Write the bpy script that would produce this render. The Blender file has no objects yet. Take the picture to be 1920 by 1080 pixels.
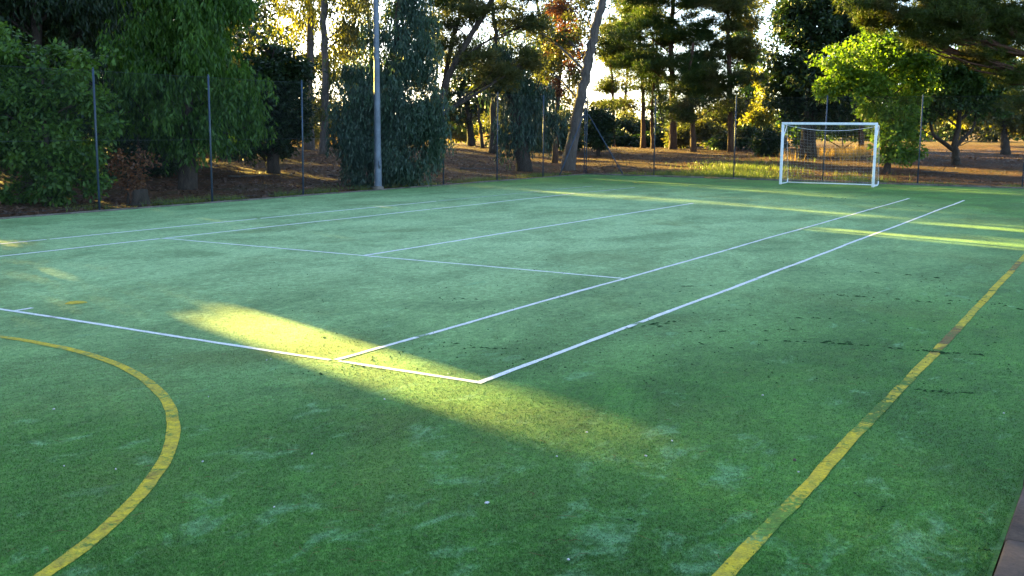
import bpy, math
import numpy as np
from mathutils import Matrix, Vector

SC = bpy.context.scene
COL = SC.collection
R = math.radians

# ------------------------------------------------------------------ camera
F, CX, CY, CZ = 1977.47, 9.5054, -6.3114, 1.8551        # focal length in photo pixels (1920 wide), position
YAW, PIT, ROL = -0.536491, -0.152077, 0.0076876
FW = np.array([math.sin(YAW)*math.cos(PIT), math.cos(YAW)*math.cos(PIT), math.sin(PIT)])
R0 = np.array([math.cos(YAW), -math.sin(YAW), 0.0]); U0 = np.cross(R0, FW)
RT = R0*math.cos(ROL)+U0*math.sin(ROL); UP = -R0*math.sin(ROL)+U0*math.cos(ROL)
O = np.array([CX, CY, CZ])
cam = bpy.data.cameras.new('camera'); cam.sensor_width = 36.0; cam.lens = 36.0*F/1920.0
cam.clip_start = 0.05; cam.clip_end = 3000
camo = bpy.data.objects.new('camera', cam); COL.objects.link(camo); SC.camera = camo
camo.matrix_world = Matrix(((RT[0], UP[0], -FW[0], CX), (RT[1], UP[1], -FW[1], CY), (RT[2], UP[2], -FW[2], CZ), (0, 0, 0, 1)))

# ------------------------------------------------------------------ sky, sun, exposure
SUN_EL = R(10.5)
SD = np.array([-0.9455, 0.3256, 0.0])                    # horizontal direction towards the sun
SUN = np.array([SD[0]*math.cos(SUN_EL), SD[1]*math.cos(SUN_EL), math.sin(SUN_EL)])
W = bpy.data.worlds.new('World'); SC.world = W; W.use_nodes = True
nt = W.node_tree; nt.nodes.clear()
sky = nt.nodes.new('ShaderNodeTexSky'); sky.sky_type = 'NISHITA'; sky.sun_disc = False
sky.sun_elevation = SUN_EL; sky.sun_rotation = math.atan2(SD[0], SD[1])
sky.air_density = 0.6; sky.dust_density = 0.8; sky.ozone_density = 1.0
bg = nt.nodes.new('ShaderNodeBackground'); bg.inputs[1].default_value = 0.065
wo = nt.nodes.new('ShaderNodeOutputWorld')
nt.links.new(sky.outputs[0], bg.inputs[0]); nt.links.new(bg.outputs[0], wo.inputs[0])
sl = bpy.data.lights.new('sun', 'SUN'); sl.energy = 5.0; sl.angle = R(0.6); sl.color = (1.0, 0.74, 0.15)
so = bpy.data.objects.new('sun', sl); COL.objects.link(so)
so.rotation_euler = Vector(SUN).to_track_quat('Z', 'Y').to_euler(); so.location = (-30, 20, 30)
SC.view_settings.view_transform = 'Standard'; SC.view_settings.look = 'None'
SC.view_settings.exposure = 3.92; SC.view_settings.gamma = 1.0; SC.view_settings.use_curve_mapping = False
SC.cycles.max_bounces = 8; SC.cycles.diffuse_bounces = 3; SC.cycles.transmission_bounces = 5
SC.cycles.transparent_max_bounces = 8; SC.cycles.sample_clamp_indirect = 6.0

# ------------------------------------------------------------------ small helpers
def tag(o, label=None, cat=None, group=None, kind=None):
    if label: o['label'] = label
    if cat: o['category'] = cat
    if group: o['group'] = group
    if kind: o['kind'] = kind
    return o

def mesh_np(name, V, Fc, smooth=False):
    """V (n,3); Fc a list of int arrays (m,k), k = 3 or 4."""
    me = bpy.data.meshes.new(name)
    Fc = [f for f in Fc if len(f)]
    V = np.ascontiguousarray(V, np.float32)
    me.vertices.add(len(V)); me.vertices.foreach_set('co', V.ravel())
    loops = np.concatenate([f.ravel() for f in Fc]).astype(np.int32)
    tot = np.concatenate([np.full(len(f), f.shape[1], np.int32) for f in Fc])
    st = np.concatenate([[0], np.cumsum(tot)[:-1]]).astype(np.int32)
    me.loops.add(len(loops)); me.loops.foreach_set('vertex_index', loops)
    me.polygons.add(len(tot)); me.polygons.foreach_set('loop_start', st); me.polygons.foreach_set('loop_total', tot)
    if smooth: me.polygons.foreach_set('use_smooth', np.ones(len(tot), bool))
    me.update(calc_edges=True); me.validate()
    return me

def link(name, me, mat, parent=None):
    o = bpy.data.objects.new(name, me); COL.objects.link(o)
    if mat is not None and not me.materials: me.materials.append(mat)
    if parent is not None: o.parent = parent
    return o

def empty(name, loc):
    o = bpy.data.objects.new(name, None); COL.objects.link(o); o.location = loc; o.empty_display_size = 0.2
    return o

class MB:
    """collects shapes into one mesh"""
    def __init__(s): s.V = []; s.Q = []; s.T = []; s.n = 0
    def add(s, V, Q=None, T=None):
        V = np.asarray(V, float)
        if Q is not None and len(Q): s.Q.append(np.asarray(Q, np.int64)+s.n)
        if T is not None and len(T): s.T.append(np.asarray(T, np.int64)+s.n)
        s.V.append(V); s.n += len(V)
    def box(s, c, h, rz=0.0):
        c = np.asarray(c, float); sg = np.array([[x, y, z] for x in (-1, 1) for y in (-1, 1) for z in (-1, 1)], float)*np.asarray(h)
        ca, sa = math.cos(rz), math.sin(rz)
        V = np.c_[sg[:, 0]*ca-sg[:, 1]*sa, sg[:, 0]*sa+sg[:, 1]*ca, sg[:, 2]]+c
        s.add(V, [[0, 1, 3, 2], [4, 6, 7, 5], [0, 4, 5, 1], [2, 3, 7, 6], [0, 2, 6, 4], [1, 5, 7, 3]])
    def tube(s, P, rad, n=8, cap=True):
        P = np.asarray(P, float); k = len(P); rad = np.broadcast_to(np.asarray(rad, float), (k,))
        T = np.gradient(P, axis=0); T /= np.linalg.norm(T, axis=1)[:, None]+1e-9
        ref = np.array([0.0, 0, 1]) if abs(T[0, 2]) < 0.9 else np.array([1.0, 0, 0])
        A = np.cross(T, ref); A /= np.linalg.norm(A, axis=1)[:, None]+1e-9; B = np.cross(T, A)
        th = np.arange(n)*2*math.pi/n
        V = (P[:, None]+rad[:, None, None]*(np.cos(th)[None, :, None]*A[:, None]+np.sin(th)[None, :, None]*B[:, None])).reshape(-1, 3)
        i = np.arange(k-1)[:, None]*n; j = np.arange(n)[None]; jn = (j+1) % n
        Q = np.stack([i+j, i+jn, i+n+jn, i+n+j], -1).reshape(-1, 4)
        T3 = []
        if cap:
            V = np.vstack([V, P[0], P[-1]])
            T3 = [[k*n, (q+1) % n, q] for q in range(n)]+[[k*n+1, (k-1)*n+q, (k-1)*n+(q+1) % n] for q in range(n)]
        s.add(V, Q, T3)
    def mesh(s, name, smooth=False):
        return mesh_np(name, np.vstack(s.V), s.Q and [np.vstack(s.Q)]+([np.vstack(s.T)] if s.T else []) or [np.vstack(s.T)], smooth)
    def build(s, name, mat, parent=None, smooth=False):
        return link(name, s.mesh(name, smooth), mat, parent)

def spline(P, m=6):
    P = np.asarray(P, float)
    if len(P) < 3:
        t = np.linspace(0, 1, m+1)[:, None]; return P[0]+(P[-1]-P[0])*t
    Q = np.vstack([2*P[0]-P[1], P, 2*P[-1]-P[-2]]); out = []
    for i in range(len(P)-1):
        a, b, c, d = Q[i:i+4]
        for t in np.linspace(0, 1, m, endpoint=False):
            out.append(0.5*((2*b)+(c-a)*t+(2*a-5*b+4*c-d)*t*t+(3*b-a-3*c+d)*t**3))
    out.append(P[-1]); return np.array(out)

def at(u, v, D):
    """world point seen at photo pixel (u, v), D metres ahead of the camera"""
    return O+D*(FW+RT*(u-960)/F+UP*(540-v)/F)

def _n2(x, y, s):
    return (np.sin(x*s*1.3+y*s*0.7+1.1)+np.sin(x*s*0.6-y*s*1.7+4.2)+np.sin(x*s*2.1+y*s*1.9+0.4)*0.5)/2.5

def gz(x, y):
    """height of the ground: level court, the wood behind the fences lies a little higher"""
    x = np.asarray(x, float); y = np.asarray(y, float)
    d = np.maximum.reduce([-9.75-x, y-31.6, np.zeros_like(x)])
    e = np.maximum.reduce([x-9.6, -10.5-y, np.zeros_like(x)])
    t = np.clip(d/16.0, 0, 1); k = t*t*(3-2*t)
    h = 0.55*k+0.05*np.clip(d/3, 0, 1)*_n2(x, y, 1.1)+0.12*np.clip(d/12, 0, 1)*_n2(x, y, 0.22)
    h = h+np.clip(d/500, 0, 1)*2.0-0.02
    return h-0.02*np.clip(e, 0, 1)

def base_at(u, D):
    v = 300.0
    for _ in range(12):
        p = at(u, v, D); v += (p[2]-float(gz(p[0], p[1])))*F/D
    p = at(u, v, D); p[2] = float(gz(p[0], p[1])); return p

# ------------------------------------------------------------------ materials
class NT:
    def __init__(s, name):
        s.m = bpy.data.materials.new(name); s.m.use_nodes = True; s.t = s.m.node_tree; s.t.nodes.clear()
        s.out = s.n('ShaderNodeOutputMaterial')
    def n(s, ty, **kw):
        nd = s.t.nodes.new(ty)
        for k, v in kw.items(): setattr(nd, k, v)
        return nd
    def l(s, a, b): s.t.links.new(a, b)
    def pos(s): return s.n('ShaderNodeNewGeometry').outputs['Position']
    def mapv(s, vec, sc=(1, 1, 1), rot=(0, 0, 0)):
        m = s.n('ShaderNodeMapping'); m.inputs['Scale'].default_value = sc; m.inputs['Rotation'].default_value = rot
        s.l(vec, m.inputs['Vector']); return m.outputs[0]
    def noise(s, vec, scale, detail=4, rough=0.6, dist=0.0):
        n = s.n('ShaderNodeTexNoise'); n.inputs['Scale'].default_value = scale; n.inputs['Detail'].default_value = detail
        n.inputs['Roughness'].default_value = rough; n.inputs['Distortion'].default_value = dist
        s.l(vec, n.inputs['Vector']); return n.outputs['Fac']
    def ramp(s, fac, a, b, ca=0.0, cb=1.0):
        m = s.n('ShaderNodeMapRange'); m.inputs[1].default_value = a; m.inputs[2].default_value = b
        m.inputs[3].default_value = ca; m.inputs[4].default_value = cb; s.l(fac, m.inputs[0]); return m.outputs[0]
    def mix(s, fac, a, b, mode='MIX'):
        m = s.n('ShaderNodeMix', data_type='RGBA', blend_type=mode)
        for sock, v in ((m.inputs[0], fac), (m.inputs[6], a), (m.inputs[7], b)):
            if isinstance(v, (int, float)): sock.default_value = v
            elif isinstance(v, tuple): sock.default_value = (*v, 1.0)
            else: s.l(v, sock)
        return m.outputs[2]
    def math(s, op, a, b=0.0):
        m = s.n('ShaderNodeMath', operation=op)
        for sock, v in ((m.inputs[0], a), (m.inputs[1], b)):
            if isinstance(v, (int, float)): sock.default_value = v
            else: s.l(v, sock)
        return m.outputs[0]
    def bump(s, h, strength, dist=0.02):
        b = s.n('ShaderNodeBump'); b.inputs['Strength'].default_value = strength; b.inputs['Distance'].default_value = dist
        s.l(h, b.inputs['Height']); return b.outputs[0]
    def principled(s, col, rough=0.8, spec=0.3, metal=0.0, normal=None, sheen=0.0, sheen_tint=None):
        p = s.n('ShaderNodeBsdfPrincipled')
        if isinstance(col, tuple): p.inputs['Base Color'].default_value = (*col, 1)
        else: s.l(col, p.inputs['Base Color'])
        if isinstance(rough, (int, float)): p.inputs['Roughness'].default_value = rough
        else: s.l(rough, p.inputs['Roughness'])
        p.inputs['Specular IOR Level'].default_value = spec; p.inputs['Metallic'].default_value = metal
        if sheen:
            p.inputs['Sheen Weight'].default_value = sheen; p.inputs['Sheen Roughness'].default_value = 0.4
            if sheen_tint: p.inputs['Sheen Tint'].default_value = (*sheen_tint, 1)
        if normal is not None: s.l(normal, p.inputs['Normal'])
        return p.outputs[0]
    def done(s, sh): s.l(sh, s.out.inputs[0]); return s.m

def turf_color(k):
    P = k.pos()
    flow = k.mapv(P, (1.0, 0.55, 1), (0, 0, R(24)))
    big = k.noise(P, 0.16, 3, 0.6, 0.4)
    mid = k.noise(flow, 0.9, 5, 0.65, 0.5)
    sml = k.noise(flow, 7.0, 4, 0.7)
    fin = k.noise(P, 48.0, 4, 0.85)
    blt = k.noise(k.mapv(P, (1.0, 0.6, 1), (0, 0, R(-30))), 17.0, 5, 0.75, 0.3)
    dark, green, sandy_glow = (0.040, 0.124, 0.015), (0.068, 0.196, 0.026), (0.400, 0.570, 0.265)
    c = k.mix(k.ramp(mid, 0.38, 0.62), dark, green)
    # sandy wear, with the mid-court haze and glare painted in as paler turf
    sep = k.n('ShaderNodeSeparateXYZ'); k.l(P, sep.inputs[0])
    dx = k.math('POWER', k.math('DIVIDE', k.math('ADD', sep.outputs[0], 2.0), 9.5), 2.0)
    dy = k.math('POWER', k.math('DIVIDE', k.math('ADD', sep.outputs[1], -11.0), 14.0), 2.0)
    mid_glow = k.ramp(k.math('ADD', k.math('ADD', dx, dy), k.math('MULTIPLY', big, 0.6)), 1.65, 0.45)
    s1 = k.math('MULTIPLY', mid_glow, k.ramp(k.math('ADD', k.math('MULTIPLY', big, 0.35), k.math('MULTIPLY', mid, 0.75)), 0.22, 0.62))
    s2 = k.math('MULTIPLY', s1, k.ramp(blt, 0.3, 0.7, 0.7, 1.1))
    c = k.mix(k.math('MULTIPLY', s2, 0.82), c, sandy_glow)
    # pale scuffs and yellowish moss near the margins
    sc = k.noise(k.mapv(P, (1, 0.6, 1), (0, 0, R(-35))), 3.4, 6, 0.72, 0.5)
    edge = k.math('MULTIPLY', k.ramp(sep.outputs[0], 3.5, 7.0), k.ramp(sep.outputs[1], 0.5, -1.2))
    sc = k.math('ADD', sc, k.math('MULTIPLY', edge, 0.07))
    c = k.mix(k.ramp(sc, 0.59, 0.71, 0, 0.7), c, (0.16, 0.33, 0.14))
    ms = k.noise(P, 0.45, 4, 0.6, 0.6)
    c = k.mix(k.ramp(ms, 0.54, 0.70, 0, 0.45), c, (0.085, 0.130, 0.020))
    c = k.mix(1.0, c, k.mix(k.ramp(sml, 0.34, 0.66), (0.84, 0.86, 0.84), (1.10, 1.09, 1.10)), 'MULTIPLY')
    c = k.mix(1.0, c, k.mix(k.ramp(blt, 0.32, 0.68), (0.74, 0.77, 0.74), (1.20, 1.17, 1.20)), 'MULTIPLY')
    c = k.mix(1.0, c, k.mix(k.ramp(fin, 0.28, 0.72), (0.42, 0.42, 0.42), (1.55, 1.55, 1.55)), 'MULTIPLY')
    h = k.math('ADD', k.math('MULTIPLY', fin, 0.6), k.math('MULTIPLY', blt, 0.8))
    return c, h, P

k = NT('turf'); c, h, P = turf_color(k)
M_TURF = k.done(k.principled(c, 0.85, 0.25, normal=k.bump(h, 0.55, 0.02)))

def paint_mat(name, col, col2, wear, lo=0.52, stain=(0.05, 0.028, 0.022), st=0.62, worn_at=(), stained_at=()):
    """line paint; worn_at / stained_at: (y, half length, amount) of places where this line is rubbed away or soiled"""
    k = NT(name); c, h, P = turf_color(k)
    sep = k.n('ShaderNodeSeparateXYZ'); k.l(P, sep.inputs[0])
    def places(lst):
        tot = None
        for y0, w_, am in lst:
            q = k.math('ABSOLUTE', k.math('SUBTRACT', sep.outputs[1], y0)); q = k.ramp(q, w_, w_*0.3, 0.0, am)
            tot = q if tot is None else k.math('ADD', tot, q)
        return tot
    w = k.noise(P, 5.0, 5, 0.75, 0.6); w2 = k.noise(P, 38.0, 3, 0.75)
    f = k.math('ADD', k.math('MULTIPLY', w, 0.55), k.math('MULTIPLY', w2, 0.45))
    if worn_at: f = k.math('ADD', f, places(worn_at))
    pc = k.mix(k.ramp(k.noise(P, 14.0, 4, 0.7), 0.35, 0.65), col, col2)
    sn = k.noise(P, 2.6, 5, 0.78, 0.6)
    if stained_at: sn = k.math('ADD', sn, places(stained_at))
    pc = k.mix(k.ramp(sn, st, st+0.12, 0, 0.8), pc, stain)
    c2 = k.mix(k.ramp(f, lo, lo+0.10, 0.0, wear), pc, c)
    c2 = k.mix(1.0, c2, k.mix(k.ramp(k.noise(P, 60.0, 3, 0.85), 0.25, 0.75), (0.55, 0.55, 0.55), (1.3, 1.3, 1.3)), 'MULTIPLY')
    return k.done(k.principled(c2, 0.85, 0.2, normal=k.bump(h, 0.5, 0.02)))
M_WHITE_LINE = paint_mat('white_line_paint', (0.76, 0.76, 0.70), (0.62, 0.63, 0.58), 0.9, 0.60)
M_FAR_LINE = paint_mat('thick_white_line_paint', (0.80, 0.80, 0.76), (0.72, 0.72, 0.68), 0.8, 0.66)
M_FAINT_LINE = paint_mat('faint_white_line_paint', (0.50, 0.54, 0.50), (0.36, 0.42, 0.38), 0.95, 0.50)
M_YELLOW_LINE = paint_mat('yellow_line_paint', (0.58, 0.43, 0.012), (0.34, 0.28, 0.03), 0.92, 0.505, (0.075, 0.045, 0.020), 0.58)
M_TOUCHLINE = paint_mat('yellow_touchline_paint', (0.58, 0.43, 0.012), (0.36, 0.30, 0.03), 0.95, 0.515, (0.075, 0.035, 0.030), 0.58,
                        ((-1.5, 0.45, 0.17), (0.75, 0.6, 0.14), (1.7, 0.4, 0.10), (5.0, 0.9, 0.03), (13.0, 4.0, 0.05)), ((3.75, 0.95, 0.24), (9.6, 1.1, 0.18), (-1.3, 0.25, 0.05)))
M_GONE_LINE = paint_mat('nearly_gone_white_line', (0.50, 0.54, 0.50), (0.36, 0.42, 0.38), 1.0, 0.46)

def plain(name, col, col2, scale=8.0, rough=0.6, spec=0.3, metal=0.0, bump=0.15, detail=5):
    k = NT(name); P = k.pos()
    n = k.noise(P, scale, detail, 0.65, 0.3)
    f = k.noise(P, scale*9, 3, 0.7)
    c = k.mix(k.ramp(n, 0.35, 0.68), col, col2)
    c = k.mix(1.0, c, k.mix(k.ramp(f, 0.3, 0.7), (0.78, 0.78, 0.78), (1.15, 1.15, 1.15)), 'MULTIPLY')
    return k.done(k.principled(c, rough, spec, metal, k.bump(f, bump, 0.01)))
M_GALV = plain('weathered_galvanised_steel', (0.12, 0.145, 0.18), (0.07, 0.088, 0.11), 5, 0.55, 0.4, 0.3)
M_POST = plain('blue_grey_painted_steel', (0.026, 0.048, 0.078), (0.018, 0.028, 0.040), 4, 0.5, 0.4)
M_WIRE = plain('green_coated_wire', (0.028, 0.040, 0.040), (0.02, 0.03, 0.03), 10, 0.5, 0.3)
M_GOAL = plain('white_painted_steel', (0.74, 0.76, 0.78), (0.62, 0.65, 0.66), 6, 0.45, 0.4)
M_NET = plain('white_net_cord', (0.50, 0.52, 0.53), (0.36, 0.38, 0.38), 20, 0.9, 0.1)
M_KERB = plain('mossy_concrete', (0.16, 0.135, 0.11), (0.065, 0.065, 0.045), 3.5, 0.9, 0.15, 0, 0.5)
M_STONE = plain('dark_paving_stone', (0.090, 0.062, 0.046), (0.034, 0.026, 0.021), 5, 0.85, 0.2, 0, 0.6)
M_PEBBLE = plain('pale_pebble', (0.62, 0.60, 0.60), (0.45, 0.42, 0.42), 30, 0.8, 0.2)
M_DARKSTONE = plain('dark_pebble', (0.06, 0.045, 0.045), (0.12, 0.09, 0.08), 30, 0.8, 0.2)
M_MOSS = plain('dark_moss', (0.014, 0.042, 0.014), (0.026, 0.062, 0.024), 30, 0.95, 0.05)

def bark_mat(name, a, b):
    k = NT(name); P = k.pos(); Q = k.mapv(P, (1, 1, 0.22))
    n = k.noise(Q, 9.0, 6, 0.7, 0.6); m = k.noise(P, 1.3, 3)
    c = k.mix(k.ramp(n, 0.35, 0.65), a, b); c = k.mix(k.ramp(m, 0.45, 0.7, 0, 0.4), c, (a[0]*0.6, a[1]*0.75, a[2]*0.6))
    return k.done(k.principled(c, 0.9, 0.15, normal=k.bump(n, 0.9, 0.05)))
M_BARK = bark_mat('dark_brown_bark', (0.024, 0.018, 0.014), (0.062, 0.047, 0.036))
M_BARK_GREY = bark_mat('grey_eucalyptus_bark', (0.12, 0.10, 0.085), (0.26, 0.22, 0.18))
M_BARK_RED = bark_mat('red_brown_pine_bark', (0.042, 0.022, 0.015), (0.105, 0.056, 0.036))

def leaf_mat(name, a, b, c3=None, trans=0.45, tcol=None, rough=0.5, spec=0.3):
    k = NT(name); g = k.n('ShaderNodeNewGeometry'); rnd = g.outputs['Random Per Island']
    col = k.mix(rnd, a, b)
    n = k.noise(g.outputs['Position'], 0.9, 3, 0.6)
    if c3: col = k.mix(k.ramp(n, 0.5, 0.68, 0, 0.8), col, c3)
    p = k.principled(col, rough, spec)
    tr = k.n('ShaderNodeBsdfTranslucent')
    tc = k.mix(1.0, col, tcol or (1.5, 1.35, 0.55), 'MULTIPLY'); k.l(tc, tr.inputs[0])
    mx = k.n('ShaderNodeMixShader'); mx.inputs[0].default_value = trans
    k.l(p, mx.inputs[1]); k.l(tr.outputs[0], mx.inputs[2])
    return k.done(mx.outputs[0])
L_GREEN = leaf_mat('mid_green_leaves', (0.016, 0.046, 0.008), (0.075, 0.155, 0.024), (0.085, 0.160, 0.024))
L_BRIGHT = leaf_mat('bright_green_leaves', (0.016, 0.050, 0.007), (0.066, 0.145, 0.019), (0.070, 0.150, 0.016))
L_LIME = leaf_mat('lime_green_leaves', (0.042, 0.105, 0.010), (0.135, 0.225, 0.024), (0.060, 0.130, 0.012), 0.45)
L_DARK = leaf_mat('dark_green_leaves', (0.008, 0.022, 0.006), (0.022, 0.044, 0.012), None, 0.28)
L_BLUE = leaf_mat('blue_green_leaves', (0.014, 0.036, 0.022), (0.052, 0.092, 0.062), (0.026, 0.060, 0.030), 0.3, (1.4, 1.3, 0.6), 0.45, 0.3)
L_OLIVE = leaf_mat('olive_leaves', (0.0396, 0.0540, 0.0158), (0.0792, 0.0900, 0.0288), (0.1008, 0.0864, 0.0288), 0.5)
L_YELLOW = leaf_mat('yellow_green_leaves', (0.1235, 0.1425, 0.0209), (0.2090, 0.1995, 0.0380), (0.0950, 0.1330, 0.0190), 0.55)
L_PINE = leaf_mat('pine_needles', (0.016, 0.040, 0.008), (0.045, 0.080, 0.014), (0.060, 0.075, 0.015), 0.4)
L_PINE_WARM = leaf_mat('warm_pine_needles', (0.020, 0.042, 0.008), (0.066, 0.092, 0.016), (0.075, 0.058, 0.018), 0.42)
L_BROWN = leaf_mat('dry_brown_leaves', (0.1008, 0.0432, 0.0202), (0.1584, 0.0792, 0.0360), None, 0.45, (1.4, 1.0, 0.6))
L_LITTER = leaf_mat('fallen_leaves', (0.0396, 0.0202, 0.0122), (0.1224, 0.0648, 0.0374), None, 0.2, (1.2, 1.0, 0.7))
L_DRYGRASS = leaf_mat('dry_golden_grass', (0.2280, 0.1615, 0.0522), (0.3420, 0.2470, 0.0855), (0.1900, 0.1425, 0.0475), 0.5, (1.3, 1.05, 0.6))
L_GRASS = leaf_mat('green_grass', (0.0570, 0.1045, 0.0190), (0.1235, 0.1710, 0.0380), (0.1520, 0.1520, 0.0475), 0.45)

k = NT('woodland_floor'); P = k.pos()
n1 = k.noise(P, 0.5, 5, 0.65, 0.4); n2 = k.noise(P, 7.0, 5, 0.75); n3 = k.noise(P, 38.0, 4, 0.8)
c = k.mix(k.ramp(n2, 0.32, 0.68), (0.026, 0.013, 0.006), (0.105, 0.050, 0.022))
c = k.mix(k.ramp(n1, 0.50, 0.66, 0, 0.55), c, (0.045, 0.050, 0.018))
c = k.mix(k.ramp(k.noise(P, 0.9, 5, 0.7, 0.8), 0.50, 0.64, 0, 0.7), c, (0.150, 0.062, 0.026))
c = k.mix(k.ramp(n3, 0.54, 0.70, 0, 0.6), c, (0.19, 0.095, 0.042))
sep = k.n('ShaderNodeSeparateXYZ'); k.l(P, sep.inputs[0])
dist = k.math('ADD', k.math('MULTIPLY', sep.outputs[0], -0.5), k.math('MULTIPLY', sep.outputs[1], 0.86))
dist = k.math('ADD', dist, k.math('MULTIPLY', n1, 14.0))
c = k.mix(k.ramp(dist, 72.0, 86.0), c, k.mix(n2, (0.09, 0.055, 0.022), (0.15, 0.098, 0.040)))
M_GROUND = k.done(k.principled(c, 0.95, 0.1, normal=k.bump(k.math('ADD', n2, n3), 0.8, 0.06)))

# ------------------------------------------------------------------ the setting: ground, court, kerbs
def axis(lo, hi, dense):
    a = [lo]; x = lo
    return np.unique(np.concatenate([np.linspace(lo, dense[0], 24), np.linspace(dense[0], dense[1], int((dense[1]-dense[0])/0.7)), np.linspace(dense[1], hi, 24)]))
gx = np.unique(np.r_[-900, -500, -300, -250, -200, -140, -100, np.arange(-80, 16, 0.8), 20, 40, 80, 140, 200, 500])
gy = np.unique(np.r_[-400, -150, -80, -40, np.arange(-20, 110, 0.8), 130, 160, 200, 300, 500, 1200])
X, Y = np.meshgrid(gx, gy); Z = gz(X, Y)
nx, ny = len(gx), len(gy); ii = (np.arange(ny-1)[:, None]*nx+np.arange(nx-1)[None]).ravel()
tag(link('ground', mesh_np('ground', np.c_[X.ravel(), Y.ravel(), Z.ravel()], [np.c_[ii, ii+1, ii+nx+1, ii+nx]], True), M_GROUND), kind='structure')

XL, XR, YN, YF = -9.35, 9.10, -10.0, 31.10
bx = np.linspace(XL, XR, 60); by = np.linspace(YN, YF, 120); X, Y = np.meshgrid(bx, by)
Z = 0.004+0.006*(_n2(X, Y, 0.9)+1)*0.5
def cz(x, y): return 0.004+0.006*(_n2(np.asarray(x, float), np.asarray(y, float), 0.9)+1)*0.5
nx, ny = 60, 120; ii = (np.arange(ny-1)[:, None]*nx+np.arange(nx-1)[None]).ravel()
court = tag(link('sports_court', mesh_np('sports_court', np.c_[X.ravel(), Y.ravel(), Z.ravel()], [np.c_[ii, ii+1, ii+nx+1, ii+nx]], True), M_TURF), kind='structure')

def strip(pts, w, mat, name='court_line', jag=0.004, seed=0, lift=0.004):
    """a painted line along pts, w wide, edges a little ragged"""
    rg = np.random.default_rng(seed); P = np.asarray(pts, float)
    d = np.linalg.norm(np.diff(P, axis=0), axis=1); s = np.r_[0, np.cumsum(d)]
    t = np.linspace(0, s[-1], max(3, int(s[-1]/0.05)))
    X = np.interp(t, s, P[:, 0]); Y = np.interp(t, s, P[:, 1])
    tx = np.gradient(X); ty = np.gradient(Y); L = np.hypot(tx, ty); nx_, ny_ = -ty/L, tx/L
    wig = 0.006*np.sin(t*0.9+seed)+0.002*np.sin(t*3.1+2*seed)
    sm = lambda q: np.convolve(np.pad(q, 2, mode='edge'), np.ones(5)/5, 'valid')
    a = w/2+sm(rg.normal(0, jag*1.6, len(t))); b = w/2+sm(rg.normal(0, jag*1.6, len(t)))
    A = np.c_[X+nx_*(wig+a), Y+ny_*(wig+a)]; B = np.c_[X+nx_*(wig-b), Y+ny_*(wig-b)]
    V = np.vstack([np.c_[A, cz(A[:, 0], A[:, 1])+lift], np.c_[B, cz(B[:, 0], B[:, 1])+lift]]); n = len(t); i = np.arange(n-1)
    return link(name, mesh_np(name, V, [np.c_[i, i+n, i+n+1, i+1]]), mat, court)

# white tennis lines (metres, origin at the middle of the near baseline)
strip([(-7.0, 0), (4.08, 0)], 0.055, M_WHITE_LINE, 'baseline', seed=1)
strip([(4.16, 0.0), (5.512, 0.0)], 0.055, M_WHITE_LINE, 'baseline', seed=2)
for a, b, sd in ((0.02, 1.12, 3), (1.26, 9.2, 5), (9.24, 23.77, 6)):
    strip([(4.115, a), (4.115, b)], 0.052, M_WHITE_LINE, 'singles_sideline', seed=sd)
for a, b, sd in ((0.03, 2.72, 7), (2.86, 6.4, 8), (6.43, 23.8, 9)):
    strip([(5.485, a), (5.485, b)], 0.056, M_WHITE_LINE, 'doubles_sideline', seed=sd)
strip([(-4.115, 5.485), (4.10, 5.485)], 0.055, M_FAR_LINE, 'service_line', seed=10)
strip([(0, 5.53), (0, 18.4)], 0.062, M_FAR_LINE, 'centre_line', seed=11)
strip([(0, 0.03), (0, 0.22)], 0.05, M_WHITE_LINE, 'centre_mark', seed=12)
for a, b, sd in ((-2.0, 5.4, 13), (5.44, 13.0, 14), (13.05, 20.0, 15)):
    strip([(-4.115, a), (-4.115, b)], 0.062, M_FAR_LINE, 'singles_sideline', seed=sd)
strip([(-4.115, 20.1), (-4.05, 23.9)], 0.065, M_FAINT_LINE, 'singles_sideline', seed=16)
for a, b, sd in ((-2.0, 4.3, 17), (4.36, 9.0, 18), (9.1, 15.2, 19)):
    strip([(-5.485, a), (-5.485, b)], 0.062, M_FAR_LINE, 'doubles_sideline', seed=sd)
for a, b, sd in ((15.3, 20.4, 20), (20.7, 23.7, 21)):
    strip([(-5.485, a), (-5.42, b)], 0.065, M_FAINT_LINE, 'doubles_sideline', seed=sd)
# yellow five-a-side lines
for a, b, sd in ((-9.5, 3.02, 30), (3.08, 5.9, 41), (5.93, 6.30, 37), (6.34, 6.9, 42), (6.98, 8.6, 34), (8.66, 19.0, 43)):
    strip([(8.14-0.004*max(a, -3), a), (8.14-0.004*b, b)], 0.08, M_TOUCHLINE, 'touchline', 0.004, sd)
ta = np.linspace(R(-8), R(105), 90)
strip(np.c_[1.51+4.53*np.cos(ta), -5.36+4.53*np.sin(ta)], 0.078, M_YELLOW_LINE, 'penalty_area_line', 0.004, 36)
strip([(4.115, 1.10), (4.115, 1.30)], 0.045, M_GONE_LINE, 'singles_sideline', seed=50); strip([(5.485, 2.70), (5.485, 2.90)], 0.05, M_GONE_LINE, 'doubles_sideline', seed=51)
th = np.linspace(0, 2*math.pi, 25)[:-1]; rr = 0.105+0.012*np.sin(3*th)
V = np.c_[0.09+rr*np.cos(th), 0.66+rr*np.sin(th), cz(0.09+rr*np.cos(th), 0.66+rr*np.sin(th))+0.004]; V = np.vstack([V, [0.09, 0.66, float(cz(0.09, 0.66))+0.004]])
link('penalty_spot', mesh_np('penalty_spot', V, [np.array([[i, (i+1) % 24, 24] for i in range(24)])]), M_YELLOW_LINE, court)
strip([(-5.4, 26.75), (-5.15, 26.5), (-4.8, 26.42)], 0.1, M_YELLOW_LINE, 'line_remnant', 0.01, 38)

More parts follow.
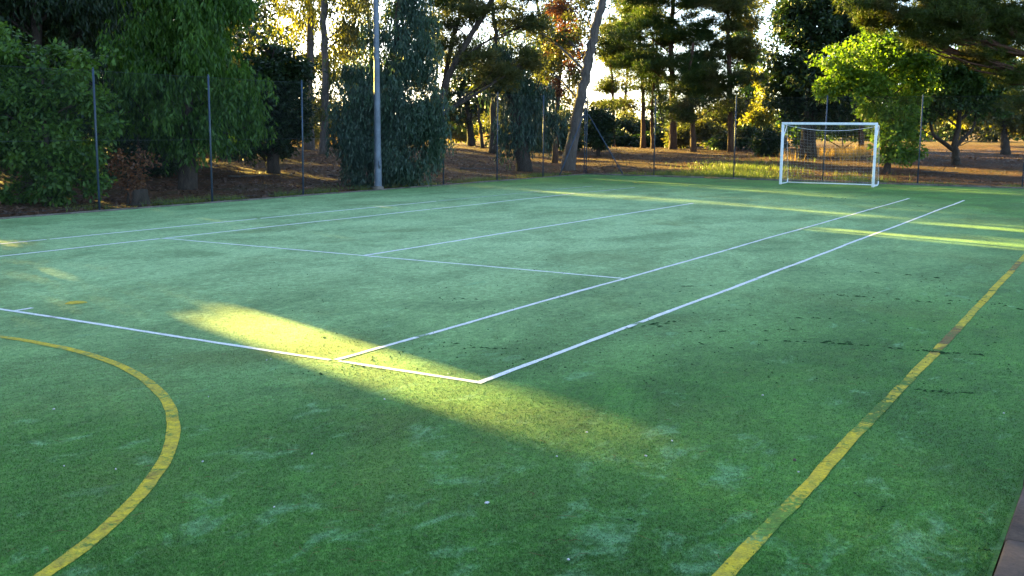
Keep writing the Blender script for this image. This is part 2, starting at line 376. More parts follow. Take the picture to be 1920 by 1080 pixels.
# concrete kerbs round the court, in cast lengths
def kerb(name, a, b, w, h, mat, piece=1.5, seed=0):
    rg = np.random.default_rng(seed); a = np.array(a, float); b = np.array(b, float); L = np.linalg.norm(b-a); d = (b-a)/L
    root = tag(empty(name, (*a, 0)), kind='structure'); n = int(L/piece); rz = math.atan2(d[1], d[0])
    for i in range(n):
        c = a+d*(i+0.5)*L/n; m = MB(); j = rg.normal(0, 0.006, 2)
        hx, hy, hz = L/n/2-0.004, w/2, h/2+0.10
        bv = 0.012
        prof = [(-hy, -hz), (hy, -hz), (hy, hz-bv), (hy-bv, hz), (-hy+bv, hz), (-hy, hz-bv)]
        V = [(x, p[0], p[1]) for x in (-hx, hx) for p in prof]
        m.add(V, [[q, (q+1) % 6, 6+(q+1) % 6, 6+q] for q in range(6)], [[0, q+1, q] for q in range(1, 5)]+[[6, 6+q, 7+q] for q in range(1, 5)])
        o = m.build('kerb_stone', mat, root)
        o.matrix_parent_inverse = Matrix.Translation((-a[0], -a[1], 0))
        o.location = (c[0]+j[0], c[1]+j[0]*0.5, h/2-0.10+j[1]*0.5+0.0); o.rotation_euler = (0, 0, rz)
    return root
kerb('left_kerb', (-9.42, -4), (-9.42, 31.1), 0.11, 0.035, M_KERB, 1.6, 1)
kerb('far_kerb', (-9.42, 31.2), (10.2, 31.2), 0.12, 0.06, M_KERB, 1.6, 2)
kerb('near_kerb', (9.32, -3.2), (9.32, 12.0), 0.42, 0.045, M_STONE, 0.95, 3)

# ------------------------------------------------------------------ fences
POST_H = 3.0
def post_mesh(h, r=0.023):
    m = MB(); m.tube([(0, 0, -0.15), (0, 0, h*0.5), (0, 0, h)], r, 10); m.tube([(0, 0, h), (0, 0, h+0.03)], [r*1.15, r*0.6], 10)
    return m.mesh('post', True)
PM = post_mesh(POST_H)
def panel_mesh(w, h, sp=0.075, r=0.0009):
    m = MB(); z0 = 0.06
    for sgn in (1, -1):
        k0 = -h if sgn > 0 else 0.0
        for s0 in np.arange(k0, w+(0 if sgn > 0 else h), sp):
            # line x = s0 + sgn*z
            zl, zh = 0.0, h
            if sgn > 0: zl = max(0, -s0); zh = min(h, w-s0)
            else: zl = max(0, s0-w); zh = min(h, s0)
            if zh-zl < 0.03: continue
            a = (s0+sgn*zl, 0.002*sgn, z0+zl); b = (s0+sgn*zh, 0.002*sgn, z0+zh); m.tube([a, b], r, 3, False)
    return m.mesh('wire_mesh')
PAN = {}
def wire(m, a, b, r=0.003, sag=0.012):
    t = np.linspace(0, 1, 6)[:, None]; P = np.asarray(a)+(np.asarray(b)-np.asarray(a))*t; P[:, 2] -= sag*4*(t*(1-t))[:, 0]; m.tube(P, r, 5)

def fence(name, label, pts, braces):
    root = tag(empty(name, (*pts[0], 0)), label, 'fence'); inv = Matrix.Translation((-pts[0][0], -pts[0][1], 0))
    rg = np.random.default_rng(len(pts))
    def place(o, loc, rz=0.0, tilt=(0, 0)):
        o.matrix_parent_inverse = inv; o.location = loc; o.rotation_euler = (tilt[0], tilt[1], rz)
    for p in pts:
        z = float(gz(*p)); place(link('post', PM, M_POST, root), (p[0], p[1], z), 0, tuple(rg.normal(0, R(0.35), 2)))
    for a, b in zip(pts[:-1], pts[1:]):
        L = math.hypot(b[0]-a[0], b[1]-a[1]); key = round(L, 2)
        if key not in PAN: PAN[key] = panel_mesh(L, POST_H-0.12)
        rz = math.atan2(b[1]-a[1], b[0]-a[0]); nx_, ny_ = -math.sin(rz)*0.03, math.cos(rz)*0.03
        place(link('wire_mesh', PAN[key], M_WIRE, root), (a[0]+nx_, a[1]+ny_, 0.0), rz)
        for hz in (0.1, 1.5, POST_H-0.05):
            m = MB(); wire(m, (0, 0, hz), (L, 0, hz)); place(m.build('tension_wire', M_WIRE, root), (a[0]+nx_*1.3, a[1]+ny_*1.3, 0.0), rz)
    for a, b in braces:
        m = MB(); m.tube([np.array(a)-np.array([*pts[0], 0]), np.array(b)-np.array([*pts[0], 0])], 0.024, 8); m.build('brace', M_POST, root, True)
    return root
left_pts = [(-9.60, y) for y in (-4.26, -1.06, 2.14, 5.34, 8.54, 11.74, 14.94, 18.14, 21.5, 24.75, 28.0, 31.35)]
far_pts = [(x, 31.38) for x in (-9.53, -6.62, -3.45, -0.20, 2.98, 6.18, 9.36)]
fence('chain_link_fence', 'chain link fence on blue grey posts along the left side of the court', left_pts, [((-9.6, 31.25, 2.35), (-9.6, 29.3, 0.02))])
fence('chain_link_fence', 'chain link fence on blue grey posts across the far end behind the goal', far_pts, [((-9.47, 31.38, 2.35), (-7.9, 31.38, 0.02))])

# ------------------------------------------------------------------ lamp pole
pb = base_at(709, 30.75); root = tag(empty('lamp_pole', tuple(pb)), 'tall tapered grey metal lamp pole standing in front of the blue green weeping tree', 'pole')
m = MB(); m.tube([(0, 0, -0.2), (0, 0, 0.0), (0, 0, 0.9), (0, 0, 1.0), (0, 0, 4), (0, 0, 8.6)], [0.115, 0.115, 0.105, 0.098, 0.082, 0.055], 20); m.build('shaft', M_GALV, root, True)
m = MB(); m.tube([(0, 0, -0.1), (0, 0, 0.10), (0, 0, 0.13)], [0.17, 0.165, 0.12], 20); m.build('base_collar', M_KERB, root, True)
m = MB(); m.box((0.105, -0.05, 0.75), (0.012, 0.035, 0.11)); m.build('access_cover', M_GALV, root)
m = MB(); m.tube([(-0.55, 0, 8.55), (0.55, 0, 8.55)], 0.03, 8); m.build('crossarm', M_GALV, root)
for sx in (-1, 1):
    m = MB(); m.box((sx*0.45, -0.05, 8.68), (0.16, 0.07, 0.11)); m.build('floodlight', M_GALV, root)

# ------------------------------------------------------------------ goal
gl = np.array([-0.93, 28.80]); gr = np.array([2.05, 28.92]); gd = (gr-gl)/np.linalg.norm(gr-gl); gn = np.array([-gd[1], gd[0]]); GW = float(np.linalg.norm(gr-gl))
root = tag(empty('goal', (*gl, 0)), 'small white football goal with a sagging net at the far end of the court', 'goal')
root.rotation_euler = (0, 0, math.atan2(gd[1], gd[0]))
GH = 2.06
def gbox(nm, c, h):
    m = MB(); m.box(c, h); o = m.build(nm, M_GOAL, root); b = o.modifiers.new('bevel', 'BEVEL'); b.width = 0.008; b.segments = 2
gbox('goalpost', (0, 0, GH/2-0.04), (0.04, 0.04, GH/2-0.04)); gbox('goalpost', (GW, 0, GH/2-0.04), (0.04, 0.04, GH/2-0.04))
gbox('crossbar', (GW/2, 0, GH-0.04), (GW/2+0.04, 0.041, 0.04))
for x in (0, GW):
    m = MB(); m.tube([(x, 0.03, GH-0.06), (x, 0.45, GH-0.09), (x, 0.52, GH-0.12)], 0.016, 8); m.build('top_arm', M_GOAL, root, True)
    m = MB(); m.tube([(x, 0.50, GH-0.11), (x, 0.03, GH-0.60)], 0.014, 8); m.build('brace', M_GOAL, root, True)
    m = MB(); m.tube(spline([(x, 0.03, 0.03), (x, 0.75, 0.03), (x, 0.92, 0.06), (x, 0.97, 0.16)], 5), 0.018, 8); m.build('side_ground_bar', M_GOAL, root, True)
for x in (0, GW):
    m = MB(); m.tube(spline([(x, 0.97, 0.16), (x, 0.93, 0.5), (x, 0.72, 1.3), (x, 0.52, GH-0.12)], 5), 0.006, 6); m.build('net_cord', M_NET, root, True)
m = MB(); m.tube([(-0.0, 0.90, 0.035), (GW, 0.90, 0.035)], 0.018, 8); m.build('rear_ground_bar', M_GOAL, root, True)
t = np.linspace(0, 1, 17); sag = -0.17*4*t*(1-t)
m = MB(); m.tube(np.c_[t*GW, 0.5+0*t, GH-0.10+sag], 0.009, 6); m.build('top_rope', M_GOAL, root, True)
# net: a grid of cords over top, back and sides
rg = np.random.default_rng(5); m = MB()
def back(x, s):                                            # s 0 top front .. 1 ground back
    tt = x/GW; sg = -0.17*4*tt*(1-tt)
    if s < 0.2: q = s/0.2; return np.array([x, 0.03+0.47*q, GH-0.06-0.04*q+sg*q])
    q = (s-0.2)/0.8; z0 = GH-0.10+sg
    return np.array([x, 0.5+0.42*q**0.8+0.03*math.sin(5*x+6*q), z0*(1-q)+0.05*q])
nxn, nsn = 26, 22
G = np.array([[back(GW*i/nxn, j/nsn) for j in range(nsn+1)] for i in range(nxn+1)])+rg.normal(0, 0.008, (nxn+1, nsn+1, 3))
for i in range(nxn+1): m.tube(G[i], 0.0013, 3, False)
for j in range(nsn+1): m.tube(G[:, j], 0.0013, 3, False)
for x in (0, GW):
    for j in range(1, 16):
        z = 2.0*j/16; yb = 0.92-(0.42*(z/1.95)); m.tube([(x, 0.03, z), (x, yb*0.5, z-0.03), (x, yb, z)], 0.0013, 3, False)
    for j in range(1, 7):
        yb = 0.13*j; zt = 1.95 if yb < 0.5 else 1.95*(0.92-yb)/0.42; m.tube([(x, yb, 0.05), (x, yb, max(zt, 0.1))], 0.0013, 3, False)
m.build('net', M_NET, root)

# ------------------------------------------------------------------ trees
L_DEEP = leaf_mat('deep_green_leaves', (0.014, 0.040, 0.008), (0.045, 0.095, 0.017), (0.03, 0.075, 0.012), 0.35)
M_BARK_LEAN = bark_mat('grey_brown_bark', (0.055, 0.045, 0.040), (0.135, 0.110, 0.092))
# places on the court kept sunlit by cutting leaves out of the crowns along the rays: (a0, a1, b0, b1, chance a leaf is cut)
# a runs along the sun's rays on the ground, b across them
GAPS = [(1.7, 6.45, 1.18, 1.86, 1.0), (0.0, 1.6, 1.35, 1.8, 0.4), (4.2, 6.2, 0.4, 0.9, 0.4), (-7.4, -5.4, 1.6, 1.9, 0.3),
        (7.9, 8.8, 1.2, 2.1, 0.75), (0.0, 4.8, 13.85, 14.5, 1.0), (2.2, 4.8, 14.65, 15.4, 0.9), (0.6, 4.8, 16.82, 17.32, 1.0),
        (-6.0, -0.5, 17.65, 17.85, 0.6), (-9.4, -8.9, 10.4, 10.5, 0.9)]
# openings cut in the crowns so the sun reaches single places in the wood: (u, v, depth, radius, chance)
WIN = [(1575, 120, 41.5, 1.2, 1.0), (1610, 95, 41.5, 0.9, 1.0), (1600, 275, 51.0, 1.0, 0.9), (1430, 215, 62.0, 1.2, 0.9), (1400, 318, 41.0, 0.7, 0.9),
       (1720, 345, 38.0, 0.5, 0.9), (1850, 335, 41.0, 0.8, 0.9), (1780, 290, 60.0, 1.2, 0.8), (1885, 285, 66.0, 1.2, 0.8), (1850, 250, 70.0, 1.5, 0.8), (1500, 320, 42.0, 0.7, 0.8),
       (900, 285, 60.0, 1.2, 0.9), (960, 295, 52.0, 0.8, 0.8), (850, 240, 72.0, 2.0, 0.8), (1250, 312, 46.0, 0.6, 0.8), (1190, 100, 63.0, 1.2, 0.7), (1330, 190, 57.0, 1.2, 0.7),
       (1385, 40, 58.0, 1.4, 0.7), (1890, 130, 37.0, 0.9, 0.8), (1060, 70, 49.0, 1.2, 0.8), (1700, 95, 38.0, 0.6, 0.8), (580, 80, 52.0, 1.6, 0.7), (1360, 200, 58.0, 0.9, 0.8), (1520, 300, 48.0, 0.7, 0.7)]
WIN = [(at(u, v, D), r_, pr) for u, v, D, r_, pr in WIN]
def in_gap(V, rg):
    g = V-SUN*(V[:, 2]/SUN[2])[:, None]
    a = -(g[:, 0]*SD[0]+g[:, 1]*SD[1]); b = g[:, 0]*0.3256+g[:, 1]*0.9455
    bad = np.zeros(len(V), bool)
    for a0, a1, b0, b1, pr in GAPS:
        w = 0.08
        bad |= (a > a0-0.3) & (a < a1+0.3) & (b > b0-w) & (b < b1+w) & (rg.random(len(V)) < pr)
    for c, r_, pr in WIN:
        w = V-c; t_ = w@SUN; d = np.linalg.norm(w-t_[:, None]*SUN, axis=1)
        bad |= (t_ > 3.0) & (d < r_) & (rg.random(len(V)) < pr)
    return bad

def unit(v): return v/(np.linalg.norm(v, axis=-1, keepdims=True)+1e-9)

def kites(C, A, N, L, Wd):
    """leaf faces: base point C, axis A, normal N"""
    A = unit(A); S = unit(np.cross(N, A)); L = L[:, None]; Wd = Wd[:, None]
    nn = unit(np.cross(A, S))
    mid = C+A*L*0.45-nn*Wd*0.12
    V = np.stack([C, mid+S*Wd*0.5, C+A*L-nn*L*0.08, mid-S*Wd*0.5], 1).reshape(-1, 3)
    i = np.arange(len(C))*4
    return V, np.c_[i, i+1, i+2, i+3]

def needles(C, A, L, Wd, k, rg):
    """tufts of k needles round axis A"""
    n = len(C); A = np.repeat(unit(A), k, 0); C = np.repeat(C, k, 0)
    D = unit(A*0.55+rg.normal(0, 0.62, (n*k, 3))); S = unit(np.cross(D, rg.normal(0, 1, (n*k, 3))))
    L = np.repeat(L, k)*rg.uniform(0.7, 1.1, n*k)
    V = np.stack([C-S*Wd*0.5, C+S*Wd*0.5, C+D*L[:, None]], 1).reshape(-1, 3); i = np.arange(n*k)*3
    return V, np.c_[i, i+1, i+2]

def sample_lobe(rg, n, shell=0.45):
    d = unit(rg.normal(0, 1, (n, 3))); r = rg.random(n)**shell
    return d*r[:, None]

def make_tree(name, label, cat, D, base, path, r0, r1, lobes, kind, lmat, bark, leaf=(0.12, 0.07), nclump=40, nleaf=60, rc=0.35, seed=1,
              group=None, strand=1.0, flare=1.35, limbs=True, world=None, cull=True, droop=0.3):
    """lobes: (u, v, ru, rv, depth offset) in photo pixels at depth D, or world tuples (x, y, z, r, rz) when world is given"""
    rg = np.random.default_rng(seed)
    if world is not None:
        B = np.array([world[0], world[1], float(gz(world[0], world[1]))]); TP = [B]+[B+np.array(p) for p in path]
        LB = [(B+np.array(l[:3]), l[3], l[4]) for l in lobes]
    else:
        B = base_at(base, D); TP = [B]+[at(p[0], p[1], D+(p[2] if len(p) > 2 else 0)) for p in path]
        LB = [(at(l[0], l[1], D+l[4]), l[2]*D/F, l[3]*D/F) for l in lobes]
    root = tag(empty(name, tuple(B)), label, cat, group)
    T = spline(np.array(TP), 7); n = len(T); s = np.linspace(0, 1, n)
    T[1:, :2] += rg.normal(0, 0.012+r0*0.05, (n-1, 2))*np.minimum(1, s[1:, None]*4)
    rad = r0*(1-s)+r1*s; rad *= 1+(flare-1)*np.exp(-np.linalg.norm(T-B, axis=1)/(r0*3.0))
    T2 = T.copy(); T2[0, 2] -= 0.25
    m = MB(); m.tube(T2-B, rad*(1+rg.normal(0, 0.03, n)), 10); m.build('trunk', bark, root, True)
    Vs, Qs, Ts, nv = [], [], [], 0
    vol = np.array([l[1]**2*l[2] for l in LB]); share = vol**0.72; share /= share.sum()
    for (c, rh, rv), sh in zip(LB, share):
        nc = max(3, int(nclump*sh+0.5)); q = sample_lobe(rg, nc)
        q[:, :2] *= rh; q[:, 2] *= rv; CC = c+q
        if limbs:
            hd = np.linalg.norm(T[:, :2]-c[:2], axis=1); cost = np.abs(T[:, 2]-(c[2]-0.55*hd-0.1*rv))+0.25*hd; j = int(np.argmin(cost[1:])+1)
            a = T[j]; mid = (a+c)/2+np.array([0, 0, 0.06*np.linalg.norm(c-a)])+rg.normal(0, 0.05, 3)*np.linalg.norm(c-a)
            LP = spline([a, mid, c], 5); lr = max(0.012, min(rad[j]*0.55, 0.012+0.017*np.linalg.norm(c-a)))
            m = MB(); m.tube(LP-B, np.linspace(lr, lr*0.35, len(LP)), 6)
            for cc in CC[:min(nc, 9)]:
                st = LP[rg.integers(len(LP)//2, len(LP))]; bend = (st+cc)/2+rg.normal(0, 0.06, 3)*np.linalg.norm(cc-st)
                m.tube(np.array([st, bend, cc])-B, [lr*0.4, lr*0.25, 0.006], 4, False)
            m.build('limb', bark, root, True)
        nl = np.maximum(4, (nleaf*rg.uniform(0.45, 1.5, nc)).astype(int)); idx = np.repeat(np.arange(nc), nl); N = len(idx)
        rcl = rc*rg.uniform(0.65, 1.35, nc)
        off = unit(rg.normal(0, 1, (N, 3)))*(rg.random(N)**0.55)[:, None]*rcl[idx][:, None]
        if kind == 'broad':
            off[:, 2] *= 0.7; C = CC[idx]+off
            A = unit(off+rg.normal(0, 0.55, (N, 3))*rcl[idx][:, None]); A[:, 2] -= droop; Nn = rg.normal(0, 0.8, (N, 3)); Nn[:, 2] += 0.8
            V, Q = kites(C, A, Nn, leaf[0]*rg.uniform(0.6, 1.25, N), leaf[1]*rg.uniform(0.7, 1.2, N))
        elif kind == 'weep':
            per = 7; ns = N//per+1; si = rg.integers(0, nc, ns); so_ = unit(rg.normal(0, 1, (ns, 3)))*(rg.random(ns)**0.6)[:, None]*rcl[si][:, None]
            S0 = CC[si]+so_; ln = strand*rg.uniform(0.35, 1.1, ns); out = unit(np.c_[so_[:, :2], np.zeros(ns)])*0.25
            tt = np.tile(np.arange(per)/per, ns)+rg.uniform(0, 0.12, ns*per); sidx = np.repeat(np.arange(ns), per)
            C = S0[sidx]+np.c_[out[sidx][:, :2]*np.sqrt(tt)[:, None]*ln[sidx][:, None], -tt*ln[sidx]]+rg.normal(0, 0.03, (ns*per, 3)); N = len(C)
            A = np.c_[rg.normal(0, 0.38, (N, 2)), np.full(N, -1.0)]; Nn = rg.normal(0, 1, (N, 3))
            V, Q = kites(C, A, Nn, leaf[0]*rg.uniform(0.6, 1.25, N), leaf[1]*rg.uniform(0.7, 1.25, N))
        else:                                              # pine: flat tiers of tufts
            off[:, 2] *= 0.42; C = CC[idx]+off; A = unit(off)+np.array([0, 0, 0.55])
            V, Q = needles(C, A, leaf[0]*rg.uniform(0.7, 1.2, N), leaf[1], 7, rg)
        k = 3 if kind == 'pine' else 4
        keep = V.reshape(-1, k, 3)[:, 0, 2] > gz(V.reshape(-1, k, 3)[:, 0, 0], V.reshape(-1, k, 3)[:, 0, 1])+0.05
        if cull: keep &= ~in_gap(V.reshape(-1, k, 3).mean(1), rg)
        V = V.reshape(-1, k, 3)[keep].reshape(-1, 3); Q = np.arange(len(V)).reshape(-1, k)
        Vs.append(V); Qs.append(Q+nv); nv += len(V)
    V = np.vstack(Vs)-B; Q = np.vstack(Qs)
    link('crown', mesh_np('crown', V, [Q]), lmat, root)
    return root

def copy_tree(src, loc, rz, sc, label, group=None):
    r = src.copy(); COL.objects.link(r); r.location = loc; r.rotation_euler = (0, 0, rz); r.scale = (sc, sc, sc); r['label'] = label
    if group: r['group'] = group
    for ch in list(src.children):
        c = ch.copy(); COL.objects.link(c); c.parent = r
    return r

# --- left side, behind the fence
make_tree('leafy_shrub', 'large mid green broadleaf shrub pressing against the fence at the left edge', 'shrub', 24.0, 90, [(95, 330), (85, 230), (80, 150)], 0.09, 0.03,
          [(60, 140, 85, 75, 0.3), (150, 190, 65, 70, 0), (20, 230, 90, 90, 0), (120, 280, 90, 70, -0.1), (40, 340, 90, 60, 0), (-40, 180, 80, 120, 0), (10, 90, 60, 50, 0.4), (170, 120, 40, 40, 0), (150, 330, 60, 50, 0.2), (90, 210, 80, 80, 0.4)],
          'broad', L_GREEN, M_BARK, (0.15, 0.075), 210, 98, 0.29, 11)
make_tree('evergreen_tree', 'very tall dark evergreen tree rising behind the shrub at the left edge', 'tree', 33.0, 60, [(60, 200), (70, 50), (60, -150), (60, -380)], 0.26, 0.08,
          [(20, 30, 120, 90, 0), (150, 60, 100, 80, 1), (-60, 0, 120, 110, 0), (90, -80, 150, 110, 0), (40, -230, 150, 120, 0), (200, -30, 80, 70, 0), (60, 170, 140, 90, 1), (180, 160, 90, 90, 1), (120, 260, 120, 80, 1.5), (0, 270, 90, 70, 1)],
          'weep', L_DARK, M_BARK, (0.26, 0.065), 330, 80, 0.55, 12, strand=0.7)
make_tree('weeping_tree', 'big weeping tree with bright green hanging foliage and a thick dark trunk', 'tree', 29.5, 352, [(352, 250), (345, 160), (350, 60), (365, -80), (370, -200)], 0.22, 0.08,
          [(330, 90, 85, 70, -0.8), (400, 130, 75, 60, -0.6), (270, 60, 70, 60, 0), (360, 10, 110, 70, -0.3), (450, 175, 60, 50, 0.2), (420, 215, 55, 45, -0.3), (290, 150, 60, 55, 0.2), (300, -60, 110, 70, 0), (420, -30, 70, 50, 0), (375, -170, 110, 80, 0), (355, 190, 60, 40, 0.9), (250, 120, 45, 55, 1.0), (470, 235, 35, 30, 0.3), (330, 225, 40, 35, 0.6), (390, 235, 40, 30, 0.5), (240, 190, 50, 60, 0.8), (300, 235, 35, 40, 0.8), (345, 250, 32, 24, -0.7), (375, 215, 36, 26, -0.7), (325, 200, 36, 30, -0.8)],
          'weep', L_BRIGHT, M_BARK, (0.19, 0.055), 270, 190, 0.36, 13, strand=0.55)
make_tree('broadleaf_tree', 'dark broadleaf tree between the big weeping tree and the slim trunks', 'tree', 36.0, 512, [(512, 260), (508, 190), (515, 90)], 0.21, 0.06,
          [(510, 150, 50, 50, 0), (545, 190, 40, 45, 0), (490, 225, 45, 45, 0.3), (530, 250, 40, 35, 0), (555, 120, 35, 40, 0.2), (500, 90, 45, 35, 0.2), (465, 270, 30, 25, 0), (515, 275, 35, 25, 0.4), (560, 235, 22, 28, 0.4), (450, 215, 45, 45, 0.6), (430, 255, 40, 30, 0.8), (480, 190, 40, 40, 0.6)],
          'broad', L_DARK, M_BARK, (0.17, 0.085), 340, 80, 0.36, 14)
make_tree('weeping_tree', 'blue green weeping tree with foliage down to the ground behind the lamp pole', 'tree', 32.6, 722, [(725, 250), (735, 150), (745, 40), (750, -90)], 0.16, 0.05,
          [(720, 120, 70, 60, 0), (770, 90, 55, 60, 0), (680, 190, 60, 55, -0.3), (760, 190, 70, 60, -0.2), (720, 260, 85, 50, 0), (790, 230, 45, 60, 0), (660, 260, 40, 50, 0), (740, 40, 50, 50, 0.2), (780, 20, 35, 40, 0.2), (700, 300, 60, 30, -0.2), (750, 310, 60, 25, -0.2), (650, 215, 30, 40, 0), (810, 150, 25, 40, 0), (745, -40, 50, 40, 0.2), (815, 250, 26, 40, 0), (820, 200, 22, 35, 0), (670, 130, 36, 45, 0.3)],
          'weep', L_BLUE, M_BARK, (0.17, 0.038), 290, 225, 0.36, 15, strand=0.6)
# tall slim eucalypts
make_tree('eucalyptus_tree', 'slim straight eucalyptus trunk, left one of the close pair near the lamp pole', 'tree', 52.0, 580, [(578, 180), (582, 80), (580, -60), (584, -220)], 0.24, 0.12,
          [(560, 60, 35, 40, 0), (610, 100, 30, 40, 0.5), (530, 10, 40, 45, 0), (590, -20, 60, 50, 0), (560, -120, 90, 60, 0), (545, 120, 25, 30, 0), (470, 80, 35, 35, 1)],
          'weep', L_YELLOW, M_BARK_LEAN, (0.24, 0.06), 190, 50, 0.55, 16, strand=0.9)
make_tree('eucalyptus_tree', 'slim straight eucalyptus trunk, right one of the close pair near the lamp pole', 'tree', 48.0, 607, [(610, 180), (608, 60), (606, -60), (606, -200)], 0.20, 0.11,
          [(640, 50, 35, 45, 0), (600, 150, 25, 30, 0.5), (650, -20, 60, 50, 0), (610, -100, 80, 60, 0), (585, 180, 25, 35, -0.5), (630, 130, 25, 35, 0), (680, 60, 35, 40, 0.5)],
          'weep', L_OLIVE, M_BARK_LEAN, (0.24, 0.06), 190, 50, 0.5, 17, strand=0.9)
make_tree('broadleaf_tree', 'sparse yellowish tree seen against the sky left of the slim pair of trunks', 'tree', 58.0, 478, [(480, 180), (470, 60), (462, -60)], 0.22, 0.08,
          [(440, 40, 45, 40, 0), (490, 110, 40, 35, 0), (425, -20, 40, 40, 0), (500, 20, 35, 35, 0), (470, -90, 80, 50, 0), (540, 160, 40, 40, 0), (560, 40, 40, 40, 0), (470, 160, 40, 30, 0), (520, 80, 40, 36, 0.5), (600, 110, 36, 36, 0.5)],
          'broad', L_OLIVE, M_BARK, (0.22, 0.11), 170, 50, 0.6, 18)
# two leaning pine stems
make_tree('leaning_pine', 'pine with two leaning grey stems crossing the sky right of the lamp pole', 'tree', 40.0, 812, [(822, 230), (842, 145), (878, 75), (922, 0), (975, -90)], 0.14, 0.09,
          [(900, 20, 55, 30, 0), (985, 45, 45, 22, 0.5), (880, 100, 45, 30, 0.4), (1010, -40, 90, 40, 0), (900, -60, 90, 40, 0), (840, 50, 30, 35, 0.5), (935, 150, 40, 30, 1.0), (1000, 110, 40, 25, 1.0)],
          'pine', L_OLIVE, M_BARK, (0.24, 0.024), 170, 58, 0.5, 19)
make_tree('leaning_pine', 'thin pine stem leaning left beside the pine with two leaning stems', 'tree', 41.0, 818, [(830, 180), (848, 80), (870, 0), (890, -90)], 0.11, 0.08,
          [(850, 5, 40, 25, 0), (830, -50, 80, 40, 0), (900, -90, 80, 40, 0), (825, 95, 25, 30, 0)],
          'pine', L_PINE, M_BARK, (0.24, 0.024), 100, 58, 0.5, 20)
# small trees in the glade further back
make_tree('small_tree', 'small rounded dark tree with a leaning stem in the glade left of the ivy trunk', 'tree', 62.0, 884, [(880, 225), (874, 185), (868, 130)], 0.21, 0.08,
          [(870, 150, 35, 35, 0), (850, 190, 30, 30, 0), (895, 190, 25, 25, 0), (880, 110, 30, 25, 0), (835, 220, 25, 20, 0), (905, 140, 20, 25, 0), (860, 225, 25, 15, 0)],
          'broad', L_DARK, M_BARK, (0.28, 0.13), 120, 45, 0.5, 21)
make_tree('sapling', 'thin leaning sapling stem in the glade beside the small rounded tree', 'tree', 60.0, 905, [(900, 235), (897, 205), (900, 150)], 0.10, 0.05,
          [(905, 160, 22, 25, 0), (920, 120, 25, 25, 0), (895, 120, 20, 20, 0)], 'broad', L_OLIVE, M_BARK, (0.26, 0.12), 40, 35, 0.5, 22)
make_tree('ivy_covered_tree', 'thick dark trunk cloaked in hanging ivy near the far left corner of the fence', 'tree', 43.0, 984, [(972, 240), (960, 180), (952, 145), (944, 115)], 0.27, 0.16,
          [(965, 150, 22, 30, 0), (975, 195, 24, 30, 0), (985, 245, 22, 30, -0.1), (1000, 210, 25, 30, 0.1), (1020, 240, 22, 25, 0.3), (950, 225, 18, 30, 0), (945, 115, 25, 25, 0), (1040, 215, 25, 30, 0.5), (985, 160, 25, 25, 0.2), (950, 260, 14, 20, 0.3), (1010, 165, 30, 25, 0.5), (940, 90, 26, 22, 0.2), (970, 120, 28, 24, 0.1), (960, 175, 14, 30, -0.4), (975, 225, 14, 30, -0.4), (930, 140, 18, 25, 0.3)],
          'weep', L_BLUE, M_BARK, (0.24, 0.05), 230, 58, 0.32, 23, strand=0.8)
make_tree('leaning_tree', 'large pale trunk leaning right out of the top of the picture behind the fence corner', 'tree', 45.0, 1064, [(1076, 250), (1092, 170), (1104, 110), (1118, 50), (1132, -10), (1150, -120)], 0.26, 0.15,
          [(1060, 70, 40, 40, 1.5), (1030, 130, 40, 45, 2), (1075, 160, 30, 35, 1.5), (1010, 60, 35, 30, 2), (1095, 20, 40, 30, 2), (1130, -110, 120, 60, 0), (1060, 215, 35, 28, 0.6), (1085, 240, 22, 25, 0.4)],
          'broad', L_OLIVE, M_BARK_LEAN, (0.19, 0.09), 170, 52, 0.42, 24)
make_tree('dry_tree', 'slender tree with reddish brown dry leaves left of the leaning trunk', 'tree', 49.0, 1040, [(1045, 200), (1052, 120), (1060, 30)], 0.13, 0.05,
          [(1062, 70, 26, 35, 0), (1040, 110, 22, 28, 0), (1078, 120, 20, 28, 0), (1055, 20, 30, 30, 0), (1030, 170, 22, 25, 0)],
          'broad', L_BROWN, M_BARK_RED, (0.2, 0.10), 90, 45, 0.42, 25)
make_tree('round_bush', 'dark round bush just right of the leaning trunk behind the fence corner', 'bush', 54.0, 1122, [(1122, 255), (1122, 230)], 0.10, 0.05,
          [(1122, 225, 24, 26, 0), (1135, 245, 18, 20, 0), (1108, 245, 18, 20, 0), (1122, 262, 26, 14, 0)], 'broad', L_DARK, M_BARK, (0.2, 0.10), 90, 70, 0.34, 26)

